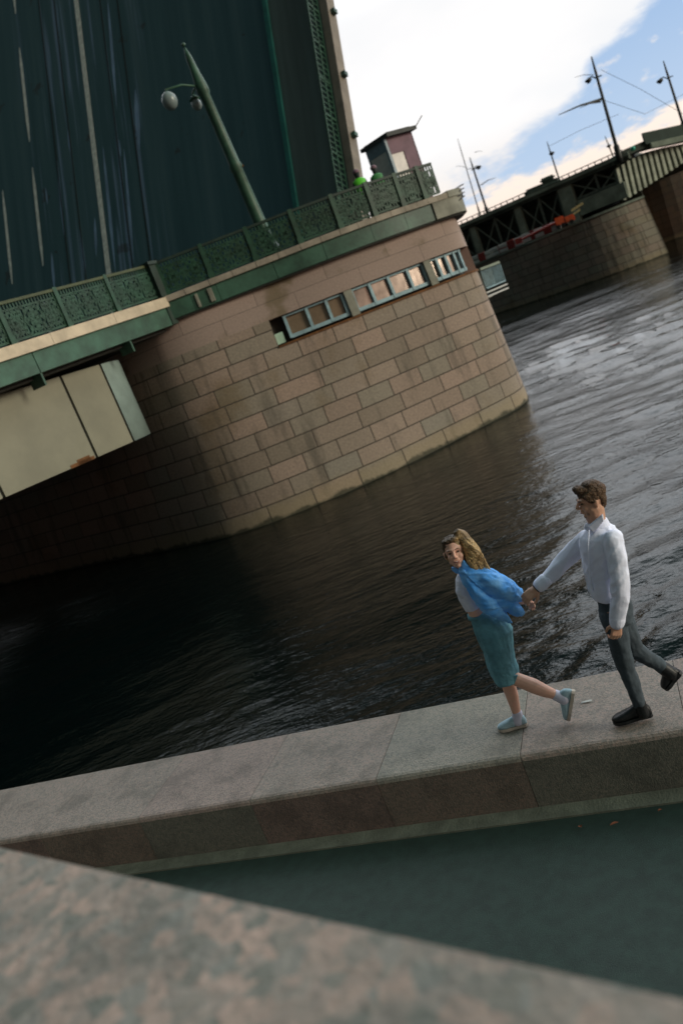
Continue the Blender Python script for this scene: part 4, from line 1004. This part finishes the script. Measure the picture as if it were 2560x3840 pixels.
# ---------------- the man
MP = onp(2340, 2712, (0, 0, ZW), (0, 0, 1)); jm = make_j(MP)
man = thing('person', 'man in white shirt and grey trousers striding behind the woman and holding her hand', 'person', MP); man.location = (0, 0, 0)
hc = jm(1058, 262, 0); hf = (-WT*.97+PMN*.24+Vector((0, 0, -.01))); up = Vector((0, 0, 1))
bm = bmesh.new(); sM = .95
Pm, M3 = head(bm, hc, hf, up, sM)
cch(bm, jm, [(1068, 300, 60, 0), (1084, 360, 52, 0), (1090, 400, 46, 0)])
loft(bm, rings(jm, [(1095, 400, 46, .05, 0), (1108, 450, 78, .08, 0), (1112, 520, 90, .09, 0), (1126, 640, 76, .09, 0), (1155, 740, 72, .09, 0), (1184, 840, 72, .09, 0), (1192, 900, 62, .09, 0)]))
cch(bm, jm, [(1176, 492, 38, .11), (1213, 690, 36, .19), (1205, 900, 28, .20), (1200, 935, 26, .20)])                # near arm
cch(bm, jm, [(1020, 470, 44, -.12), (905, 600, 36, -.13), (785, 722, 27, -.06), (760, 742, 25, -.05)])               # reaching arm
cch(bm, jm, [(1185, 880, 62, .05), (1228, 1130, 44, .04), (1320, 1380, 26, .02), (1335, 1420, 24, .02)])
cch(bm, jm, [(1205, 880, 62, -.08), (1282, 1085, 44, -.10), (1440, 1185, 26, -.14), (1470, 1200, 24, -.14)])
w1 = jm(1203, 945, .20); hd1 = (jm(1192, 1040, .205)-w1)
hand(bm, w1, hd1, (WT*.35+PMN*.9), -1, 1.02, (.45, .9, .7), .04)
w2 = jm(752, 752, -.045); hd2 = (jm(678, 818, .0)-w2)
hand(bm, w2, hd2, (PMN*.75+Vector((0, 0, .6))), 1, 1.08, (.55, .8, .6), .03)
body = union('body', bm, .0055, M_skinm, man, 3)
face_bits(man, Pm, sM)
bm = bmesh.new()
def EM(a, b, q, ra, rb, rc): ball(bm, Pm(a, b, q), (ra, rb, rc), 20, M3)
EM(-.022, 0, .062, .098, .079, .074); EM(.046, 0, .104, .052, .060, .030); EM(.068, .0, .118, .034, .045, .024); EM(-.066, 0, .012, .040, .066, .080); EM(-.058, 0, -.035, .032, .052, .045); EM(-.02, 0, .118, .066, .06, .03)
for sg in (-1, 1): EM(-.002, .070*sg, .035, .042, .014, .040); EM(.026, .066*sg, .062, .038, .018, .022)
union('hair', bm, .0055, M_hairm, man, 1, lambda p: .006*noise.noise(p*34)+.005*noise.noise(p*95))
bm = bmesh.new()
for sg in (-1, 1):
    ball(bm, Pm(.030, .047*sg, -.072), (.036, .014, .024), 12, M3)
ball(bm, Pm(.062, 0, -.100), (.022, .026, .016), 12, M3)
fin('beard_stubble', bm, M_stubble, man, True)
# shirt
bm = bmesh.new()
loft(bm, rings(jm, [(1098, 398, 52, .07, 0), (1104, 425, 82, .105, .0), (1110, 455, 112, .125, 0), (1112, 520, 116, .135, 0), (1118, 590, 108, .13, 0), (1132, 670, 104, .125, 0), (1150, 735, 106, .125, 0), (1158, 772, 98, .122, 0), (1166, 790, 80, .11, 0)]))
cch(bm, jm, [(1178, 482, 56, .11), (1202, 590, 54, .155), (1216, 700, 50, .19), (1217, 800, 46, .20), (1208, 880, 42, .20), (1204, 925, 40, .20)])
cch(bm, jm, [(1030, 475, 50, -.11), (968, 535, 50, -.13), (900, 605, 46, -.13), (845, 665, 41, -.10), (795, 712, 37, -.07), (782, 724, 36, -.06)])
armd = (jm(1208, 880, .2)-jm(1180, 500, .1))
f1 = foldf(.006, (9, 9, 6)); f2 = streakf(.0062, WT+Vector((0, 0, .7)), 2.6, 15)
union('shirt', bm, .007, M_shirt, man, 3, lambda p: f1(p)+f2(p))
bm = bmesh.new(); cch(bm, jm, [(1203, 915, 43, .20), (1200, 938, 42, .20)]); union('cuff', bm, .005, M_shirt, man, 1)
bm = bmesh.new(); cch(bm, jm, [(798, 708, 41, -.065), (775, 730, 40, -.055)]); union('cuff', bm, .005, M_shirt, man, 1)
bm = bmesh.new(); a = jm(758, 745, -.05); b = jm(750, 752, -.047); tube(bm, [a+(a-b)*.4, b], .037, 16); fin('watch_strap', bm, M_black, man, True)
bm = bmesh.new(); loft(bm, rings(jm, [(1090, 368, 53, .064, 0), (1100, 408, 64, .080, 0)])); union('collar_band', bm, .006, M_shirt, man, 2)
flat(jm, [(1122, 335, 0), (1128, 372, 0), (1092, 418, 0), (1066, 438, 0), (1040, 405, 0), (1062, 385, 0), (1095, 358, 0)], .085, .03, 'collar', M_shirt, man)
flat(jm, [(1035, 385, 0), (1052, 402, 0), (1040, 430, 0), (1018, 418, 0), (1022, 395, 0)], .05, .03, 'collar', M_shirt, man)
bm = bmesh.new(); tube(bm, [jm(1046, 425, .125), jm(1040, 520, .14), jm(1046, 640, .135), jm(1070, 760, .12)], .004, 6); 
fin('button_placket', bm, M_shirt, man, True)
# trousers
bm = bmesh.new()
loft(bm, rings(jm, [(1178, 775, 84, .105, 0), (1186, 820, 90, .12, 0), (1196, 880, 95, .125, 0), (1204, 930, 84, .12, 0)]))
cch(bm, jm, [(1178, 900, 68, .05), (1205, 1010, 62, .05), (1232, 1130, 52, .04), (1272, 1240, 46, .03), (1312, 1350, 38, .02), (1325, 1388, 36, .02)])
cch(bm, jm, [(1212, 900, 68, -.07), (1258, 1000, 62, -.08), (1292, 1085, 54, -.10), (1365, 1130, 46, -.12), (1430, 1172, 37, -.14), (1448, 1186, 35, -.14)])
f3 = foldf(.008, (14, 14, 10))
union('trousers', bm, .007, M_trous, man, 3, f3)
bm = bmesh.new(); loft(bm, rings(jm, [(1176, 772, 88, .110, 0), (1180, 795, 90, .113, 0)])); fin('belt', bm, M_black, man, True)
# shoes
hl = onp(1500+.676*1400, 1700+.676*1452, MP, PMN); to = jm(1180, 1500, .02); to.z = max(to.z, ZW+.004); hl.z = max(hl.z, ZW+.03)
shoe(man, hl, to, Vector((0, 0, 1)), M_shoeb, M_shoeb, .105, .105)
hl = jm(1562, 1215, -.14); to = jm(1470, 1312, -.14)
shoe(man, hl, to, (jm(1430, 1180, -.14)-jm(1530, 1275, -.14)), M_shoeb, M_shoeb, .105, .105)
bm = bmesh.new(); cch(bm, jm, [(1455, 1190, 38, -.14), (1500, 1222, 42, -.14)]); union('sock', bm, .006, M_shoeb, man, 2)
bm = bmesh.new(); cch(bm, jm, [(1326, 1385, 34, .02), (1345, 1440, 36, .02)]); union('sock', bm, .006, M_shoeb, man, 2)

# ---------------- the woman
WP = onp(1500+.676*620, 1700+.676*1532, (0, 0, ZW), (0, 0, 1)); jw = make_j(WP)
wom = thing('person', 'blonde woman in open blue shirt and denim skirt running ahead and looking at the camera', 'person', WP); wom.location = (0, 0, 0)
hw = jw(302, 548, .06); wf = ((CP-hw).normalized()*Vector((1,1,.55))-WT*.10); wup = Vector((0, 0, 1))-WT*.0
bm = bmesh.new(); sW = 1.0
Pw, W3 = head(bm, hw, wf, wup, sW, True)
cch(bm, jw, [(325, 590, 44, .02), (350, 640, 40, 0), (372, 675, 42, 0)])
loft(bm, rings(jw, [(372, 665, 50, .05, 0), (382, 700, 62, .085, 0), (385, 770, 56, .085, 0), (400, 830, 50, .08, 0), (420, 868, 48, .09, 0), (452, 915, 54, .085, 0), (488, 950, 50, .08, 0)]))
cch(bm, jw, [(425, 695, 34, .12), (535, 770, 27, .13), (640, 812, 21, .05), (668, 822, 19, .01)])
cch(bm, jw, [(360, 700, 32, -.13), (400, 800, 26, -.16), (470, 850, 22, -.14)])
ww = jw(662, 815, .01); wd2 = jw(715, 828, -.02)-ww
hand(bm, ww, wd2, (Vector((0, 0, .5))-PMN*.5), -1, .92, (.5, .7, .5), .04)
ww = jw(476, 853, -.14); hand(bm, ww, WT+DN*.3, PMN*-1, 1, .9, (.3, .4, .3), .04)
cch(bm, jw, [(502, 960, 52, .0), (585, 1240, 42, -.02), (618, 1340, 36, -.02), (645, 1440, 24, -.02), (650, 1475, 24, -.02)])
cch(bm, jw, [(520, 965, 52, .04), (556, 1100, 42, .05), (588, 1195, 37, .06), (632, 1248, 38, .06), (742, 1292, 42, .06), (800, 1318, 36, .06), (866, 1342, 25, .05), (890, 1352, 24, .05)])
union('body', bm, .0052, M_skinw, wom, 3)
face_bits(wom, Pw, sW, True)
# hair: cap plus windblown length, gradient dark roots to blonde ends
bm = bmesh.new()
def EW(a, b, q, ra, rb, rc): ball(bm, Pw(a, b, q), (ra, rb, rc), 20, W3)
EW(-.024, 0, .050, .090, .080, .078); EW(-.03, .058, -.0, .055, .028, .075); EW(-.03, -.055, .0, .05, .026, .06); EW(.03, .0, .098, .045, .066, .02); EW(-.05, 0, -.01, .05, .07, .08)
for (a, b, c_) in (((335, 460, 36, .0), (405, 545, 38, .0), (478, 650, 12, .03)), ((362, 490, 28, .05), (408, 570, 36, .08), (452, 655, 18, .09)), ((378, 530, 20, .06), (394, 590, 28, .10), (420, 652, 16, .11)), ((335, 460, 36, -.03), (415, 560, 34, -.02), (492, 645, 8, .0)), ((322, 446, 26, .03), (380, 505, 30, .04), (445, 600, 26, .06))):
    cch(bm, jw, [a, b, c_])
hd_ = (jw(470, 650)-jw(330, 470))
hf_ = streakf(.006, hd_, 1.6, 40)
hair = union('hair', bm, .0055, M_hairw, wom, 2, lambda p: hf_(p)+.004*noise.noise(p*60))
a0 = jw(285, 430); ax = (jw(470, 640)-a0); at = hair.data.attributes.new('grad', 'FLOAT', 'POINT')
for i, v in enumerate(hair.data.vertices):
    t_ = (v.co-a0).dot(ax)/ax.length_squared; side_ = (v.co-hw).dot(PMN)
    at.data[i].value = max(0, min(1, t_*1.05+.22*noise.noise(v.co*14)+.05))
for k_ in range(46):
    bm = bmesh.new() if k_ == 0 else bm
    s0 = random.random(); a = jw(340+s0*60+random.uniform(-14, 14), 470+s0*70, random.uniform(-.04, .14)); b = jw(430+random.uniform(-18, 26), 570+random.uniform(-22, 20), random.uniform(-.02, .14)); c_ = jw(420+random.uniform(0, 78), 640+random.uniform(-14, 26), random.uniform(-.02, .13))
    tube(bm, [a, a.lerp(b, .5)+Vector((0, 0, .01)), b, b.lerp(c_, .6)+Vector((0, 0, .006)), c_], [.003, .005, .005, .004, .001], 4)
hs = fin('hair_strands', bm, M_hairw, wom, True); at = hs.data.attributes.new('grad', 'FLOAT', 'POINT')
for i, v in enumerate(hs.data.vertices): at.data[i].value = max(0, min(1, (v.co-a0).dot(ax)/ax.length_squared))
# crop top
bm = bmesh.new()
loft(bm, rings(jw, [(362, 662, 48, .06, 0), (370, 690, 66, .10, 0), (374, 740, 68, .108, 0), (384, 790, 64, .108, 0), (398, 828, 56, .096, 0), (410, 852, 52, .09, 0)]))
ball(bm, jw(345, 765, .06), .055, 14); ball(bm, jw(345, 765, -.05), .055, 14)
union('crop_top', bm, .006, M_crop, wom, 3, foldf(.004, (20, 20, 20)))
# skirt
bm = bmesh.new()
loft(bm, rings(jw, [(430, 884, 56, .095, 0), (446, 905, 68, .105, 0), (490, 945, 100, .13, 0), (524, 1000, 102, .14, 0.01), (542, 1080, 84, .135, .02), (558, 1160, 80, .135, .02), (578, 1205, 78, .135, .02), (594, 1250, 68, .135, .02)]))
sdir_ = jw(590, 1250)-jw(470, 900)
sf_ = streakf(.0035, sdir_, 2, 12, 4)
union('denim_skirt', bm, .0065, M_denim, wom, 2, lambda p: sf_(p)+.003*noise.noise(p*40))
flat(jw, [(605, 1235, 0), (652, 1228, 0), (640, 1262, 0), (628, 1278, 0)], .11, .02, 'skirt_hem', M_denim, wom)
bm = bmesh.new(); loft(bm, rings(jw, [(428, 880, 60, .098, 0), (434, 896, 64, .104, 0)])); fin('waistband', bm, M_denim, wom, True)
# blue shirt, blown back by the run
bm = bmesh.new()
cch(bm, jw, [(400, 668, 42, .10), (470, 700, 46, .12), (545, 745, 48, .12), (612, 780, 44, .09), (650, 798, 26, .05)])
cch(bm, jw, [(405, 672, 40, .0), (500, 690, 46, -.02), (590, 735, 42, -.03), (632, 775, 36, -.02)])
cch(bm, jw, [(480, 745, 46, .10), (575, 822, 42, .10), (650, 876, 34, .07), (672, 886, 22, .05)])
cch(bm, jw, [(372, 700, 30, .13), (430, 770, 38, .15), (500, 840, 38, .15), (560, 895, 28, .12), (612, 936, 10, .10)])
cch(bm, jw, [(352, 650, 24, .09), (372, 710, 28, .14), (410, 760, 24, .17)])
bd = jw(640, 880)-jw(380, 680)
bf = streakf(.022, bd, 2.0, 7, 2); bf2 = streakf(.007, bd+Vector((0, 0, .3)), 3, 26, 7)
union('open_shirt', bm, .0065, M_blue, wom, 2, lambda p: bf(p)+bf2(p))
flat(jw, [(350, 590, 0), (380, 622, 0), (402, 660, 0), (372, 690, 0), (345, 650, 0), (338, 612, 0)], .12, .03, 'shirt_collar', M_blue, wom)
flat(jw, [(282, 630, 0), (318, 638, 0), (330, 668, 0), (306, 662, 0), (288, 648, 0)], .06, .03, 'shirt_collar', M_blue, wom)
flat(jw, [(400, 770, 0), (470, 855, 0), (545, 905, 0), (625, 945, 0), (598, 900, 0), (520, 850, 0), (440, 780, 0)], .16, .02, 'shirt_hem', M_blue, wom)
# socks and trainers
bm = bmesh.new(); cch(bm, jw, [(648, 1442, 29, -.02), (652, 1482, 33, -.02)]); union('sock', bm, .005, M_sock, wom, 2)
bm = bmesh.new(); cch(bm, jw, [(858, 1340, 30, .05), (905, 1360, 36, .05)]); union('sock', bm, .005, M_sock, wom, 2)
hl = jw(712, 1520, -.02); to = jw(538, 1518, -.01); hl.z = ZW+.006; to.z = ZW+.004
shoe(wom, hl, to, Vector((0, 0, 1)), M_shoew, M_sole, .095, .095, 'trainer')
hl = jw(968, 1316, .05); to = jw(940, 1482, .05)
shoe(wom, hl, to, (jw(860, 1370, .05)-jw(955, 1390, .05)), M_shoew, M_sole, .095, .10, 'trainer')
